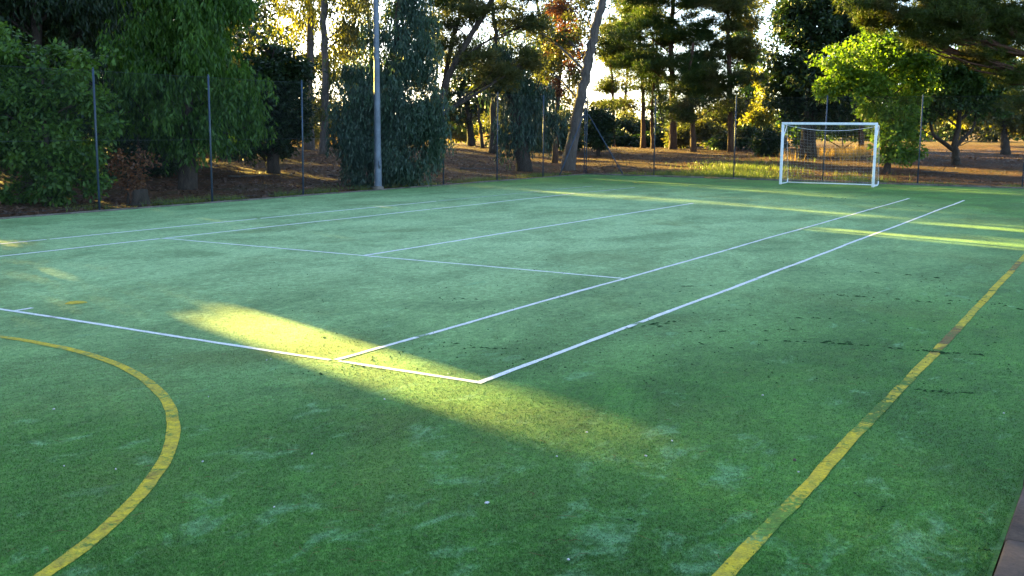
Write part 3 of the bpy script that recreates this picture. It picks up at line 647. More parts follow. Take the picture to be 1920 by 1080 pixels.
# --- pines in the middle
PG = 'pines in the middle of the far wood'
pines = [
 ('tall pine with a broad dark crown in the pine group', 60.0, 1262, [(1262, 190), (1258, 100), (1262, 0), (1265, -110)], 0.27,
  [(1250, 120, 75, 28, -1), (1320, 150, 70, 26, -1.5), (1200, 60, 75, 30, 0), (1300, 60, 80, 32, 0), (1250, 0, 110, 34, 0), (1350, 110, 60, 24, -0.5), (1180, 120, 45, 26, 0), (1260, 175, 50, 20, 0), (1230, -70, 120, 40, 0), (1330, -10, 60, 30, 0)], L_PINE, 330),
 ('slim pine with a yellow lit crown at the left of the pine group', 63.0, 1206, [(1206, 200), (1202, 110), (1196, 20)], 0.19,
  [(1185, 140, 40, 22, 0), (1215, 170, 35, 20, 0), (1170, 90, 45, 22, 0), (1160, 185, 30, 16, 0), (1200, 30, 60, 26, 0)], L_PINE_WARM, 100),
 ('thin pine stem close to the slim yellow lit pine', 62.0, 1224, [(1222, 210), (1226, 140), (1224, 60)], 0.13,
  [(1230, 120, 36, 18, 0), (1215, 150, 30, 16, 0), (1235, 190, 30, 14, 0)], L_PINE, 50),
 ('thin pine stem at the far left of the pine group beside the round bush', 66.0, 1150, [(1150, 200), (1146, 110), (1142, 20)], 0.14,
  [(1155, 110, 36, 20, 0), (1140, 160, 30, 16, 0), (1165, 60, 40, 20, 0), (1150, 195, 25, 12, 0)], L_PINE_WARM, 60),
 ('pine with drooping olive crown just left of the fence post before the goal', 57.0, 1300, [(1298, 220), (1292, 150), (1300, 80)], 0.20,
  [(1300, 180, 50, 24, 0), (1345, 200, 40, 20, 0), (1280, 215, 36, 16, 0), (1320, 140, 45, 22, 0)], L_PINE_WARM, 90),
 ('pine with an open sunlit crown, right hand one of the pine group', 58.0, 1371, [(1370, 220), (1368, 130), (1364, 20), (1362, -80)], 0.22,
  [(1385, 40, 40, 24, 0), (1350, 10, 55, 26, 0), (1370, 90, 50, 22, 0), (1395, 150, 36, 20, 0), (1360, 180, 40, 18, 0), (1380, 205, 30, 14, 0), (1360, -60, 80, 34, 0), (1405, 100, 22, 20, 0)], L_OLIVE, 130)]
for i, (lab, D, b, path, r0, lobes, mt, ncl) in enumerate(pines):
    make_tree('pine_tree', lab, 'tree', D, b, path, r0*0.78, r0*0.34, lobes, 'pine', mt, M_BARK_RED, (0.30, 0.032), ncl, 66, 0.62, 40+i, PG)

# --- right side, behind the goal
make_tree('conifer', 'huge dense dark conifer behind the left part of the goal', 'tree', 50.0, 1515, [(1516, 220), (1520, 100), (1525, -40), (1530, -250)], 0.34, 0.10,
          [(1520, 170, 75, 50, 0), (1500, 100, 65, 55, 0), (1570, 120, 65, 60, 0.4), (1540, 30, 90, 55, 0), (1480, 40, 40, 45, 0.2), (1600, 40, 60, 60, 0.5), (1540, -60, 110, 60, 0), (1550, -180, 100, 80, 0), (1560, 195, 70, 35, 0.4), (1475, 190, 32, 35, 0.2), (1620, 150, 50, 60, 1), (1540, 215, 70, 18, 0.3), (1640, 90, 50, 60, 1), (1460, 150, 20, 40, 0.2)],
          'broad', L_DARK, M_BARK, (0.25, 0.11), 640, 105, 0.5, 60)
make_tree('lime_leaved_tree', 'bright lime green broadleaf tree lit by the sun just above the goal', 'tree', 41.5, 1662, [(1668, 270), (1672, 210), (1660, 150)], 0.12, 0.05,
          [(1570, 125, 45, 40, 0), (1600, 100, 55, 35, -0.2), (1660, 110, 60, 45, 0), (1620, 160, 60, 35, 0), (1710, 150, 50, 50, 0.4), (1680, 210, 45, 40, -0.2), (1650, 80, 50, 30, 0.2), (1560, 165, 30, 20, 0), (1665, 260, 35, 35, -0.4), (1700, 255, 30, 40, -0.2), (1720, 100, 50, 40, 0.6), (1690, 290, 35, 15, -0.3), (1640, 200, 40, 30, 0.3)],
          'broad', L_LIME, M_BARK, (0.17, 0.105), 400, 62, 0.34, 61)
make_tree('forked_tree', 'dark crowned tree with a low forked trunk to the right of the goal', 'tree', 44.0, 1793, [(1792, 300), (1790, 270), (1796, 240), (1800, 190), (1798, 140)], 0.16, 0.06,
          [(1745, 195, 40, 28, 0), (1800, 185, 50, 30, 0), (1840, 195, 40, 26, 0.3), (1760, 160, 70, 45, 0), (1830, 150, 70, 45, 0.2), (1790, 110, 80, 45, 0), (1715, 190, 36, 36, 0.2), (1870, 180, 40, 35, 0.3), (1850, 100, 60, 40, 0.4), (1700, 230, 30, 25, 0.1), (1740, 120, 60, 45, 0.2), (1700, 150, 40, 45, 0.0)],
          'broad', L_DEEP, M_BARK, (0.18, 0.10), 560, 70, 0.42, 62)
fork = COL.objects['forked_tree']
for P_, r_ in (([(1791, 284), (1770, 268), (1750, 252), (1744, 225), (1738, 195)], 0.10), ([(1791, 276), (1808, 258), (1825, 238), (1832, 205)], 0.085)):
    W_ = spline([at(a, b, 44.0+i*0.08) for i, (a, b) in enumerate(P_)], 5)-np.array(fork.location); m = MB(); m.tube(W_, np.linspace(r_, r_*0.5, len(W_)), 8); m.build('limb', M_BARK, fork, True)
make_tree('overhanging_pine', 'large pine reaching in from the right edge with red brown boughs', 'tree', 37.0, 2090, [(2070, 230), (2020, 140), (1950, 95), (1890, 55), (1830, 25), (1770, 5)], 0.24, 0.07,
          [(1760, 20, 90, 30, -0.5), (1850, 0, 90, 34, 0), (1690, 35, 70, 26, 0), (1800, 65, 70, 22, -0.4), (1900, 85, 60, 26, 0.3), (1890, 140, 45, 22, 0.3), (1935, 30, 60, 40, 0), (1640, 5, 60, 28, 0), (1750, -50, 130, 50, 0), (1900, -60, 100, 50, 0), (1720, 75, 45, 18, 0), (1925, 190, 40, 26, 0.2), (1840, 105, 50, 18, 0.2), (1660, -40, 90, 40, 0), (1780, 40, 110, 26, 0.6), (1880, 40, 90, 28, 0.8)],
          'pine', L_PINE_WARM, M_BARK_RED, (0.22, 0.024), 460, 70, 0.46, 63)
make_tree('broadleaf_tree', 'shaded tree with a short dark trunk at the right edge beyond the forked tree', 'tree', 56.0, 1886, [(1884, 260), (1880, 200), (1885, 140)], 0.22, 0.08,
          [(1880, 200, 40, 30, 0), (1910, 180, 45, 40, 0), (1850, 215, 35, 22, 0), (1895, 235, 40, 20, 0), (1930, 225, 40, 30, 0), (1900, 130, 50, 40, 0.5)],
          'broad', L_OLIVE, M_BARK, (0.24, 0.11), 170, 50, 0.5, 64)
make_tree('broadleaf_tree', 'reddish slim trunk with green leaves seen above the right half of the goal', 'tree', 58.0, 1615, [(1614, 230), (1612, 170), (1615, 110)], 0.15, 0.06,
          [(1600, 190, 40, 30, 0), (1640, 170, 40, 35, 0), (1580, 215, 30, 16, 0), (1640, 225, 35, 18, 0), (1600, 130, 50, 35, 0)], 'broad', L_GREEN, M_BARK_RED, (0.24, 0.12), 130, 48, 0.5, 65)
make_tree('round_bush', 'dark rounded bush beside the left post of the goal', 'bush', 52.0, 1442, [(1442, 275), (1442, 255)], 0.08, 0.04,
          [(1438, 262, 22, 22, 0), (1458, 268, 18, 20, 0), (1425, 275, 14, 12, 0), (1445, 283, 24, 10, 0)], 'broad', L_DARK, M_BARK, (0.18, 0.09), 80, 70, 0.3, 66)
make_tree('sunlit_bush', 'yellow green sunlit bush between the pines and the dense conifer', 'bush', 62.0, 1430, [(1430, 245), (1430, 215)], 0.10, 0.04,
          [(1430, 215, 24, 22, 0), (1412, 235, 20, 18, 0), (1440, 190, 16, 22, 0), (1435, 245, 22, 12, 0), (1432, 150, 14, 26, 0.5)], 'broad', L_YELLOW, M_BARK, (0.22, 0.12), 90, 50, 0.42, 67)

# --- undergrowth further back
for lab, u, D, lobes, mt, sd in (
    ('yellow lit thicket low behind the slim pair of trunks', 600, 66.0, [(560, 215, 35, 25, 0), (600, 205, 35, 30, 1), (640, 220, 30, 22, 0), (530, 235, 25, 20, 0), (590, 250, 45, 14, 0)], L_YELLOW, 70),
    ('golden bush in the glade right of the blue green weeping tree', 850, 72.0, [(845, 240, 20, 14, 0), (870, 250, 18, 10, 0), (830, 230, 14, 14, 0)], L_YELLOW, 71),
    ('olive bush low between the pine trunks', 1300, 64.0, [(1290, 250, 26, 16, 0), (1325, 245, 24, 20, 0), (1345, 255, 22, 16, 0), (1270, 262, 20, 10, 0)], L_OLIVE, 72),
    ('pale bush far behind the leaning trunk', 1180, 75.0, [(1165, 250, 22, 14, 0), (1190, 256, 20, 10, 0), (1145, 255, 18, 10, 0)], L_OLIVE, 73),
    ('dark thicket low under the left trees beside the big weeping tree', 260, 31.5, [(250, 280, 40, 40, 0.6), (320, 260, 45, 40, 2.5), (205, 325, 38, 28, 0.2), (290, 318, 34, 26, 0.8), (325, 290, 34, 30, 1.2), (230, 220, 50, 50, 1.2), (390, 240, 45, 35, 2.5), (290, 300, 30, 30, 0.6), (215, 300, 40, 40, 0.4), (410, 265, 40, 30, 2), (440, 285, 25, 20, 2)], L_DARK, 74),
    ('shadowy thicket under the dark broadleaf tree', 470, 44.0, [(455, 235, 35, 30, 0), (500, 225, 40, 30, 0), (420, 225, 40, 35, 0), (545, 230, 30, 26, 0), (380, 240, 40, 30, 0)], L_DARK, 75),
    ('dark thicket in shadow left of the fence corner beyond the ivy trunk', 1030, 58.0, [(1010, 255, 26, 22, 0), (1045, 250, 24, 26, 0), (1075, 262, 20, 18, 0), (935, 262, 16, 14, 4)], L_DARK, 77),
    ('dark hedge of bushes in shadow under the left pines', 1200, 70.0, [(1150, 262, 26, 12, 0), (1190, 268, 26, 9, 0), (1230, 262, 26, 12, 0), (1265, 268, 20, 9, 0), (1215, 240, 18, 14, 3), (1170, 236, 16, 14, 4)], L_DARK, 78),
    ('low olive bushes along the clearing behind the right hand pine', 1340, 74.0, [(1310, 225, 30, 20, 0), (1350, 215, 26, 24, 0), (1390, 230, 26, 18, 0), (1280, 235, 20, 14, 0), (1400, 195, 18, 20, 0)], L_OLIVE, 79),
    ('green bushes seen through the goal net', 1580, 60.0, [(1500, 250, 30, 16, 0), (1560, 240, 36, 18, 0), (1620, 240, 36, 20, 0), (1670, 245, 30, 18, 0)], L_GREEN, 80),
    ('sunlit bushes far behind the forked tree', 1800, 76.0, [(1740, 225, 36, 18, 0), (1800, 215, 36, 22, 0), (1860, 218, 36, 22, 0), (1920, 220, 36, 24, 0)], L_YELLOW, 81),
    ('hazy olive trees across the clearing left of the ivy trunk', 880, 105.0, [(840, 210, 26, 18, 0), (880, 215, 24, 14, 0), (920, 205, 26, 20, 0), (950, 190, 20, 26, 0)], L_OLIVE, 82),
    ('dark shrub low at the foot of the pines', 1385, 60.0, [(1375, 262, 20, 14, 0), (1400, 255, 16, 18, 0), (1350, 270, 16, 9, 0)], L_DARK, 76)):
    make_tree('undergrowth_bush', lab, 'bush', D, u, [(u, 270), (u, 255)], 0.05, 0.02, lobes, 'broad', mt, M_BARK, (0.0042*D, 0.0021*D), 24*len(lobes), 55, 0.008*D, sd, 'undergrowth of the wood')
SL = [('slim background stem between the leaning trunk and the pines', 1172, 80.0, L_OLIVE), ('slim background stem left of the ivy covered trunk', 930, 84.0, L_OLIVE),
      ('slim background stem close behind the pine group', 1240, 78.0, L_PINE_WARM), ('slim background stem behind the sunlit bush', 1410, 76.0, L_YELLOW), ('slim background stem right of the lamp pole', 812, 70.0, L_OLIVE),
      ('slim background stem just left of the blue green weeping tree', 655, 72.0, L_YELLOW), ('slim background stem between ivy trunk and leaning trunk', 1012, 82.0, L_OLIVE)]
for i, (lab, u, D, mt) in enumerate(SL):
    rg = np.random.default_rng(90+i); j = rg.uniform(-12, 12, 12)
    make_tree('slender_tree', lab, 'tree', D, u, [(u+j[0]*0.4, 210), (u+j[1], 130), (u+j[2]*2, 30)], 0.16, 0.06,
              [(u+j[3]*2, 150, 26, 24, 0), (u+j[4]*2, 100, 30, 26, 0), (u+j[5]*2, 60, 32, 26, 0), (u+j[6]*2, 195, 22, 16, 0), (u+j[7]*2, 10, 36, 30, 0), (u+j[8]*2, 225, 24, 12, 0)], 'broad', mt, M_BARK, (0.28, 0.13), 120, 40, 0.8, 100+i, 'slender trees far back')

# --- the far edge of the wood, closing off the clearing
FT = [(700, 120, 40), (770, 128, 36), (835, 118, 30), (905, 130, 30), (975, 122, 36), (1045, 128, 40), (1115, 120, 34), (1185, 126, 34), (1255, 118, 36), (1325, 124, 40), (1395, 120, 44), (1470, 112, 50), (1560, 104, 56), (1640, 98, 60), (1715, 96, 56), (1790, 92, 56), (1865, 90, 60), (1945, 88, 60)]
OR_ = ['first', 'second', 'third', 'fourth', 'fifth', 'sixth', 'seventh', 'eighth', 'ninth', 'tenth', 'eleventh', 'twelfth', 'thirteenth', 'fourteenth', 'fifteenth', 'sixteenth', 'seventeenth', 'eighteenth']
for i, (u, D, top) in enumerate(FT):
    rg = np.random.default_rng(300+i); j = rg.uniform(-14, 14, 10)
    make_tree('far_tree', 'distant tree on the far edge of the clearing, %s from the left' % OR_[i], 'tree', D, u, [(u+j[0]*0.3, 225), (u+j[1]*0.5, 240-top)], 0.2, 0.08,
              [(u+j[2], 242-top*0.35, 30, top*0.32, 0), (u+j[3]-18, 246-top*0.2, 28, top*0.26, 0), (u+j[4]+18, 246-top*0.22, 28, top*0.26, 1), (u+j[5], 236-top*0.7, 22, top*0.28, 0), (u+j[6], 252, 40, 8, -1)],
              'broad', (L_DARK, L_OLIVE, L_GREEN)[i % 3], M_BARK, (0.36, 0.18), 90, 34, 0.75, 320+i, 'far trees across the clearing')

# --- taller trees filling the skyline
for lab, u, D, lobes, mt, kd, sd in (
    ('tall backlit tree rising above the left end of the skyline gap', 445, 64.0, [(410, 60, 40, 40, 0), (450, 120, 45, 36, 0), (420, 150, 40, 36, 0), (390, 0, 50, 40, 0), (470, 200, 40, 30, 0), (430, -60, 70, 40, 0), (500, 60, 26, 30, 0)], L_GREEN, 'broad', 210),
    ('backlit olive tree behind the lamp pole and blue green weeping tree', 690, 60.0, [(660, 70, 36, 36, 0), (640, 140, 36, 36, 0), (700, 20, 45, 36, 0), (680, -50, 80, 40, 0), (800, 30, 36, 40, 0), (820, 90, 30, 36, 0), (640, 190, 30, 26, 0)], L_OLIVE, 'weep', 211),
    ('loose blue green tree hanging over the glade left of the ivy trunk', 925, 56.0, [(900, 60, 40, 30, 0), (940, 110, 36, 30, 0), (970, 30, 40, 30, 0), (910, 150, 36, 26, 0), (1000, 90, 36, 30, 0), (950, -50, 100, 40, 0), (860, 120, 30, 30, 0), (1020, 20, 36, 30, 0)], L_BLUE, 'weep', 212),
    ('loose brownish tree behind the leaning trunk', 1010, 64.0, [(1000, 130, 36, 30, 0), (1030, 170, 36, 26, 0), (985, 190, 30, 24, 0), (1060, 110, 36, 30, 0), (1100, 150, 30, 30, 0), (1080, 60, 36, 30, 0), (1120, 90, 30, 30, 0), (1120, 200, 30, 20, 0)], L_OLIVE, 'broad', 213),
    ('open green tree filling the gap between the pines and the conifer', 1400, 72.0, [(1400, 120, 24, 24, 0), (1410, 170, 26, 22, 0), (1390, 60, 24, 24, 0), (1380, 10, 24, 24, 0), (1420, 200, 24, 18, 0)], L_GREEN, 'broad', 214)):
    make_tree('skyline_tree', lab, 'tree', D, u, [(u, 190), (u+6, 90), (u-4, -10)], 0.2, 0.08, lobes, kd, mt, M_BARK, (0.24, 0.10 if kd == 'broad' else 0.06), 22*len(lobes), 46, 0.6, sd, 'tall trees of the skyline')

# --- tall trees west of the court, left of the picture: extended with added ones to keep the evening sun off the court
wide = [(0, 0, 3.2, 2.6, 2.0), (1.2, 0.9, 5.2, 2.4, 2.0), (-1.1, -0.8, 5.6, 2.4, 2.0), (0.3, 0.2, 7.8, 2.2, 1.9), (0, 0, 1.6, 2.6, 1.6), (-0.6, 0.8, 9.6, 1.8, 1.6)]
spots = [(-20, -4.5), (-21, 0.5), (-20.5, 5.2), (-21.5, 10.0), (-25, 13.2), (-27, 3.0), (-28, 8.5), (-29, 17.5), (-33, 23.0), (-31, 28.0), (-20, -9.5), (-36, 34.0), (-24, 16.8), (-26.5, 21.0), (-44, 36), (-47, 42), (-48, 48.5), (-22.5, 21.5), (-37, 41), (-24.2, 11.0), (-23.5, 6.0)]
words = ['first', 'second', 'third', 'fourth', 'fifth', 'sixth', 'seventh', 'eighth', 'ninth', 'tenth', 'eleventh', 'twelfth', 'thirteenth', 'fourteenth', 'fifteenth', 'sixteenth', 'seventeenth', 'eighteenth', 'nineteenth', 'twentieth', 'twenty-first']
for i, (x, y) in enumerate(spots):
    make_tree('woodland_tree', 'tall dense woodland tree west of the court, %s of the row beyond the left edge' % words[i], 'tree', 0, 0, [(0, 0, 2.5), (0.1, 0.1, 5.5), (0, 0, 9.5)], 0.25, 0.06,
              wide, 'broad', L_DARK, M_BARK, (0.30, 0.17), 120, 70, 0.85, 120+i, 'woodland trees west of the court', world=(x, y))

# ------------------------------------------------------------------ ground cover
def blades(name, pts, hgt, wid, lean, mat, seed, label, per=1):
    rg = np.random.default_rng(seed); n = len(pts); z = gz(pts[:, 0], pts[:, 1]); C = np.c_[pts, z-0.01]
    A = np.c_[rg.normal(0, lean, (n, 2)), np.ones(n)]; A = unit(A); H = hgt*rg.uniform(0.4, 1.2, n); S = unit(np.cross(A, rg.normal(0, 1, (n, 3))))
    bendv = np.c_[rg.normal(0, lean, (n, 2)), np.zeros(n)]*H[:, None]*0.5
    V = np.stack([C-S*wid/2, C+S*wid/2, C+A*H[:, None]*0.6+S*wid*0.35, C+A*H[:, None]*0.6-S*wid*0.35, C+A*H[:, None]+bendv], 1).reshape(-1, 3); i = np.arange(n)*5
    o = link(name, mesh_np(name, V, [np.c_[i, i+1, i+2, i+3], np.c_[i+3, i+2, i+4]]), mat); tag(o, label, name.replace('_', ' ').split()[-1], kind='stuff'); return o

def scatter_px(rg, n, u0, u1, D0, D1, clump=0.0):
    u = np.clip(rg.normal((u0+u1)/2, (u1-u0)/3.2, n), u0-60, u1+60); D = rg.normal((D0+D1)/2, (D1-D0)/3.2, n); P = O[None]+D[:, None]*(FW+RT*((u-960)/F)[:, None]+UP*0.1505)
    if clump > 0: keep = (_n2(P[:, 0], P[:, 1], 1.6)+_n2(P[:, 0], P[:, 1], 3.7)*0.6) > clump; P = P[keep]
    return P[:, :2]
def outside(P): return P[(P[:, 0] < -9.72) | (P[:, 1] > 31.5)]
rg = np.random.default_rng(7)
blades('dry_grass', np.vstack([outside(scatter_px(rg, 3000, 1560, 1655, 48, 55, 0.15)), outside(scatter_px(rg, 1500, 1465, 1560, 49, 54, 0.4))]), 0.48, 0.016, 0.35, L_DRYGRASS, 1, 'tall golden dry grass standing behind the goal')
blades('dry_grass', np.vstack([outside(scatter_px(rg, 5000, 820, 1440, 84, 112, 0.0)), outside(scatter_px(rg, 4000, 540, 660, 66, 90, -0.2))]), 0.5, 0.035, 0.3, L_DRYGRASS, 2, 'pale dry grass in the sunlit clearing far behind the trees')
blades('green_grass', np.vstack([outside(scatter_px(rg, 7500, 1310, 1470, 37, 46, -0.25)), outside(scatter_px(rg, 1800, 1210, 1330, 39.5, 42, 0.0)), outside(scatter_px(rg, 1500, 1560, 1680, 37, 40, 0.1))]), 0.22, 0.014, 0.35, L_GRASS, 3, 'patch of fresh green grass behind the far fence left of the goal')
ys = rg.uniform(8, 31, 9000); e = np.c_[-9.75-np.abs(rg.normal(0, 0.45, 9000)), ys]; e = e[(_n2(e[:, 0]*0.6, e[:, 1], 2.1)+0.25*rg.normal(0, 1, len(e))) > 0.05]
xs = rg.uniform(-9.5, 9.5, 7000); e2 = np.c_[xs, 31.55+np.abs(rg.normal(0, 0.35, 7000))]; e2 = e2[(_n2(e2[:, 0], e2[:, 1]*0.6, 2.1)+0.25*rg.normal(0, 1, len(e2))) > 0.1]
blades('green_grass', np.vstack([e, e2]), 0.17, 0.012, 0.45, L_GRASS, 4, 'weeds and short grass growing along the foot of the fence')
# fallen leaves
n = 42000; u = rg.uniform(-60, 1980, n); D = 21+rg.random(n)**1.3*45; P = O[None]+D[:, None]*(FW+RT*((u-960)/F)[:, None]+UP*0.1505); P = outside(P[:, :2]); n = len(P)
C = np.c_[P, gz(P[:, 0], P[:, 1])+0.012+rg.random(n)*0.03]; A = np.c_[rg.normal(0, 1, (n, 2)), rg.normal(0, 0.3, n)]; N = np.c_[rg.normal(0, 0.4, (n, 2)), np.ones(n)]
V, Q = kites(C, A, N, rg.uniform(0.06, 0.16, n), rg.uniform(0.03, 0.07, n))
tag(link('leaf_litter', mesh_np('leaf_litter', V, [Q]), L_LITTER), 'brown fallen leaves carpeting the woodland floor behind the fences', 'leaves', kind='stuff')

# fallen branches lying on the woodland floor
for i, (u, D, L, a) in enumerate(((470, 34.0, 1.3, 0.4), (640, 36.0, 1.0, -0.5), (900, 43.0, 1.6, 0.2), (1160, 46.0, 1.5, -0.3), (1330, 47.0, 1.2, 0.6), (1760, 41.0, 1.3, -0.2))):
    b = base_at(u, D); d = RT*math.cos(a)+np.array([-RT[1], RT[0], 0])*math.sin(a); d[2] = 0; rg = np.random.default_rng(400+i); m = MB(); t_ = np.linspace(-0.5, 0.5, 8)
    Q_ = np.array([b+d*L*x for x in t_]); Q_[:, :2] += rg.normal(0, 0.03, (8, 2)); Q_[:, 2] = gz(Q_[:, 0], Q_[:, 1])+0.035+0.02*rg.random(8); m.tube(Q_-b, np.linspace(0.035, 0.012, 8), 7)
    for s_ in (2, 4, 5): m.tube(np.array([Q_[s_], Q_[s_]+rg.normal(0, 0.15, 3)+d*0.15+[0, 0, 0.12], Q_[s_]+rg.normal(0, 0.15, 3)+d*0.35+[0, 0, 0.18]])-b, [0.014, 0.009, 0.004], 5)
    o = m.build('fallen_branch', M_BARK_LEAN, None, True); o.location = b
    tag(o, 'fallen branch on the leaf litter ' + ('below the dark broadleaf tree', 'left of the lamp pole', 'in the glade left of the ivy trunk', 'right of the fence corner', 'left of the green grass patch', 'left of the forked tree')[i], 'branch')

# a dead leafy branch pile and a stump by the left fence
make_tree('dead_shrub', 'dried brown leafy branches lying low behind the fence at the left', 'shrub', 25.0, 240, [(240, 345), (235, 315)], 0.03, 0.01,
          [(240, 320, 26, 22, 0), (215, 300, 18, 20, 0), (265, 300, 18, 18, 0.2), (250, 345, 26, 12, 0)], 'broad', L_BROWN, M_BARK, (0.11, 0.05), 40, 22, 0.3, 200)
b = base_at(264, 24.4); root = tag(empty('tree_stump', tuple(b)), 'low weathered grey tree stump behind the left fence', 'stump')
th = np.linspace(0, 2*math.pi, 15)[:-1]; m = MB(); rows = []
for z, r in ((-0.1, 0.24), (0.05, 0.21), (0.2, 0.17), (0.34, 0.155), (0.36, 0.14)):
    rows.append(np.c_[(r+0.03*np.sin(3*th+z)+0.015*np.sin(7*th))*np.cos(th), (r+0.03*np.sin(3*th+z))*np.sin(th), z+0.03*np.cos(th)])
V = np.vstack(rows); Q = [[i*14+j, i*14+(j+1) % 14, (i+1)*14+(j+1) % 14, (i+1)*14+j] for i in range(4) for j in range(14)]
m.add(V, Q); m.build('stump_side', M_BARK, root, True)
m = MB(); m.add(np.vstack([rows[-1], rows[-1].mean(0)]), None, [[j, (j+1) % 14, 14] for j in range(14)]); m.build('cut_face', M_BARK_LEAN, root)

# ------------------------------------------------------------------ litter and wear on the court
def gp(u, v):
    d = FW+RT*(u-960)/F+UP*(540-v)/F; p = O+d*(-(O[2]-0.008)/d[2]); return p
def stone(name, u, v, r, mat, label, seed, flat=0.6):
    rg = np.random.default_rng(seed); p = gp(u, v); p[2] = float(cz(p[0], p[1])); m = MB(); rows = []; th = np.linspace(0, 2*math.pi, 10)[:-1]
    bump = 1+0.16*np.sin(2*th+seed)+0.1*np.sin(3*th+2*seed)
    for a in (-0.9, -0.4, 0.1, 0.6, 1.1, 1.45): rows.append(np.c_[r*bump*math.cos(a)*np.cos(th), r*0.8*bump*math.cos(a)*np.sin(th), r*flat*(math.sin(a)+0.7)+0*th])
    V = np.vstack(rows); m.add(V, [[i*9+j, i*9+(j+1) % 9, (i+1)*9+(j+1) % 9, (i+1)*9+j] for i in range(5) for j in range(9)]); m.add(np.vstack([rows[-1], rows[-1].mean(0)]), None, [[j, (j+1) % 9, 9] for j in range(9)])
    o = m.build(name, mat, None, True); o.location = p; o.rotation_euler = (0, 0, seed); tag(o, label, 'pebble'); return o
stone('pebble', 913, 944, 0.012, M_PEBBLE, 'white pebble on the turf below the bright sunlit patch', 1)
stone('pebble', 1490, 864, 0.014, M_DARKSTONE, 'dark round pebble on the turf left of the yellow touchline', 2)
stone('pebble', 1066, 1050, 0.008, M_PEBBLE, 'small pale pebble near the bottom middle of the picture', 3)
# pale specks, bits of straw
m = MB(); rg = np.random.default_rng(21)
for u, v in ((217, 880), (391, 745), (585, 852), (514, 952), (1211, 856), (1430, 742), (1497, 886), (721, 750), (1044, 857), (1882, 776), (101, 768), (120, 874), (1100, 812), (1260, 828), (500, 676), (508, 674), (840, 702), (380, 866)):
    p = gp(u, v); a = rg.uniform(0, 3.1); L = rg.uniform(0.004, 0.008); m.box((p[0], p[1], float(cz(p[0], p[1]))+0.006), (L, L*0.45, 0.003), a)
tag(m.build('pale_specks', M_PEBBLE), 'tiny pale chips and blossom specks scattered over the turf', 'specks', kind='stuff')
L_STRAW = plain('dry_straw', (0.20, 0.13, 0.06), (0.12, 0.075, 0.04), 20, 0.9, 0.1)
m = MB()
for i in range(130):
    u = rg.uniform(0, 1920); v = 600+470*rg.random()**0.6; p = gp(u, v)
    if p[0] > 9.0: continue
    a = rg.uniform(0, 6.28); L = rg.uniform(0.015, 0.045); z = float(cz(p[0], p[1]))+0.008; d = np.array([math.cos(a), math.sin(a), 0])*L
    q = np.array([p[0], p[1], z]); m.tube([q-d, q+np.array([d[1], -d[0], 0])*0.3+[0, 0, 0.006], q+d], [0.0007, 0.001, 0.0006], 4, False)
tag(m.build('pine_needles', L_STRAW), 'dry pine needles and thin twigs strewn over the turf', 'needles', kind='stuff')
# dark moss growing in torn seams of the turf
m = MB(); T3 = []
def seam(px, w, dens, jit):
    P = np.array([gp(*q)[:2] for q in px]); S = spline(P, 8); d = np.r_[0, np.cumsum(np.linalg.norm(np.diff(S, axis=0), axis=1))]; n = int(d[-1]*dens)
    for _ in range(n):
        t = rg.random()*d[-1]; x = np.interp(t, d, S[:, 0])+rg.normal(0, jit); y = np.interp(t, d, S[:, 1])+rg.normal(0, jit*0.4)
        tx = np.interp(t+0.05, d, S[:, 0])-np.interp(t-0.05, d, S[:, 0]); ty = np.interp(t+0.05, d, S[:, 1])-np.interp(t-0.05, d, S[:, 1]); a = math.atan2(ty, tx)+rg.normal(0, 0.35)
        moss(x, y, a, rg.uniform(0.012, 0.05)*(1 if y > 1 else 0.4), w*rg.uniform(0.2, 0.85)*(1 if y > 1 else 0.7))
def moss(x, y, a, L, w):
    th = np.linspace(0, 2*math.pi, 8)[:-1]; r = rg.uniform(0.6, 1.2, 7); c, s = math.cos(a), math.sin(a); ex = np.cos(th)*L*r; ey = np.sin(th)*w*r
    X = x+ex*c-ey*s; Y = y+ex*s+ey*c; z = float(cz(x, y)); V = np.vstack([np.c_[X, Y, np.full(7, z+0.002)], [x, y, z+0.010+w*0.3]]); m.add(V, None, [[j, (j+1) % 7, 7] for j in range(7)])
seam([(1430, 638), (1510, 641), (1600, 646), (1660, 652), (1750, 660)], 0.008, 22, 0.015)
seam([(1545, 640), (1600, 643)], 0.008, 14, 0.02)
seam([(1750, 661), (1800, 663), (1850, 666)], 0.012, 26, 0.03)
seam([(1735, 657), (1757, 661)], 0.022, 60, 0.015)
seam([(1480, 550), (1560, 553), (1640, 558), (1700, 563), (1790, 570)], 0.010, 9, 0.06)
seam([(1790, 565), (1850, 566), (1920, 582)], 0.012, 14, 0.05)
seam([(1600, 510), (1690, 515), (1780, 524)], 0.010, 8, 0.05)
seam([(1290, 622), (1400, 621), (1480, 617)], 0.007, 10, 0.05)
seam([(1280, 640), (1380, 652)], 0.006, 8, 0.08)
seam([(1490, 597), (1570, 598)], 0.008, 12, 0.05)
seam([(1280, 537), (1345, 535)], 0.006, 14, 0.02)
seam([(560, 704), (620, 700), (660, 690), (680, 685), (780, 650), (830, 640)], 0.010, 16, 0.09)
seam([(590, 632), (620, 634)], 0.008, 30, 0.03)
seam([(640, 676), (675, 687), (700, 690)], 0.010, 26, 0.02)
seam([(860, 650), (960, 655)], 0.006, 14, 0.03)
seam([(1160, 622), (1190, 616), (1290, 600)], 0.007, 14, 0.04)
seam([(830, 560), (900, 562)], 0.008, 10, 0.03)
seam([(1720, 733), (1830, 738), (1850, 742)], 0.004, 30, 0.05)
seam([(1600, 925), (1660, 945), (1640, 955)], 0.004, 30, 0.05)
seam([(1800, 1005), (1850, 1030)], 0.004, 30, 0.05)
seam([(1170, 975), (1210, 978)], 0.004, 30, 0.05)
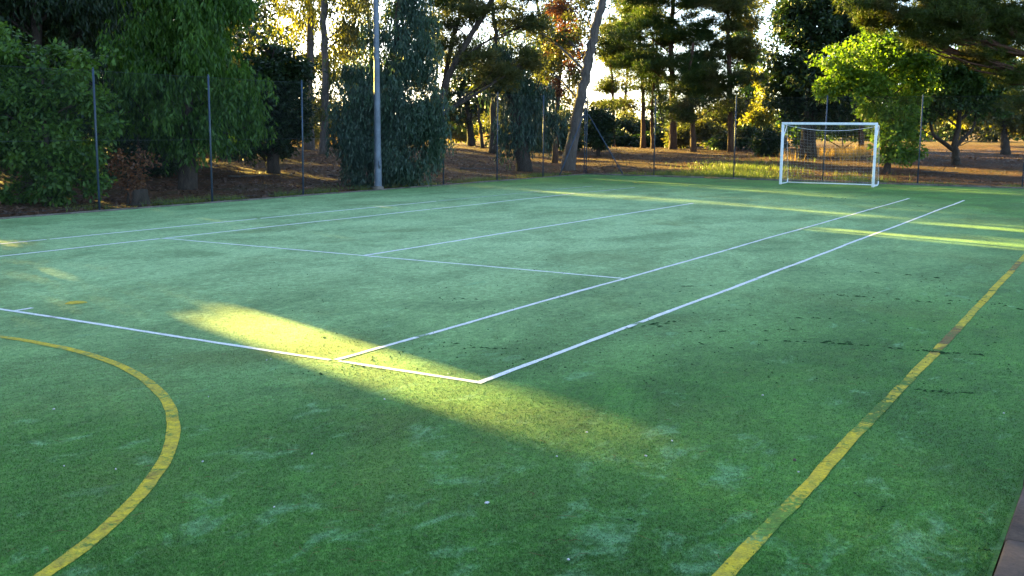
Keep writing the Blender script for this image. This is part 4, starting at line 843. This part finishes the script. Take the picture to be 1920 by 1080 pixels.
seam([(740, 905), (760, 912)], 0.004, 30, 0.05)
seam([(1120, 955), (1130, 958)], 0.004, 30, 0.05)
seam([(1560, 370), (1700, 385), (1880, 400)], 0.02, 3, 0.3)
for _ in range(420):
    u = rg.uniform(500, 1900); v = rg.uniform(480, 720); p = gp(u, v)
    if p[0] < 9.0: moss(p[0], p[1], rg.normal(0, 0.6)-0.3, rg.uniform(0.005, 0.016), rg.uniform(0.002, 0.005))
tag(m.build('moss_tufts', M_MOSS), 'dark moss in torn seams of the turf on the right half of the court', 'moss', kind='stuff')

# short upright fibres of the turf, thinning out with distance; bare where the lines are painted
rg = np.random.default_rng(77); n = 330000
u = rg.uniform(-30, 1950, n); v = 520+580*rg.random(n)**0.8; d = FW+RT*((u-960)/F)[:, None]+UP*((540-v)/F)[:, None]; T_ = -(O[2]-0.008)/d[:, 2]; P = O+d*T_[:, None]
x, y = P[:, 0], P[:, 1]; keep = (x < XR-0.02)
for x0, a, b in ((4.115, 0, 24), (5.485, 0, 24), (0, 5.4, 18), (8.13, -9, 19)): keep &= ~((np.abs(x-x0) < (0.034 if x0 > 8 else 0.021)) & (y > a) & (y < b))
for y0, a, b in ((0, -7, 5.52), (5.485, -4.2, 4.15)): keep &= ~((np.abs(y-y0) < 0.022) & (x > a) & (x < b))
keep &= np.abs(np.hypot(x-1.51, y+5.36)-4.53) > 0.034
keep &= np.hypot(x-0.09, y-0.66) > 0.13
P = P[keep]; n = len(P); P[:, 2] = cz(P[:, 0], P[:, 1])-0.001
A = np.c_[rg.normal(0, 0.55, (n, 2)), np.ones(n)]; A = unit(A)*rg.uniform(0.005, 0.013, n)[:, None]; S = unit(np.cross(A, rg.normal(0, 1, (n, 3))))*rg.uniform(0.0012, 0.0025, n)[:, None]
V = np.stack([P-S, P+S, P+A], 1).reshape(-1, 3)
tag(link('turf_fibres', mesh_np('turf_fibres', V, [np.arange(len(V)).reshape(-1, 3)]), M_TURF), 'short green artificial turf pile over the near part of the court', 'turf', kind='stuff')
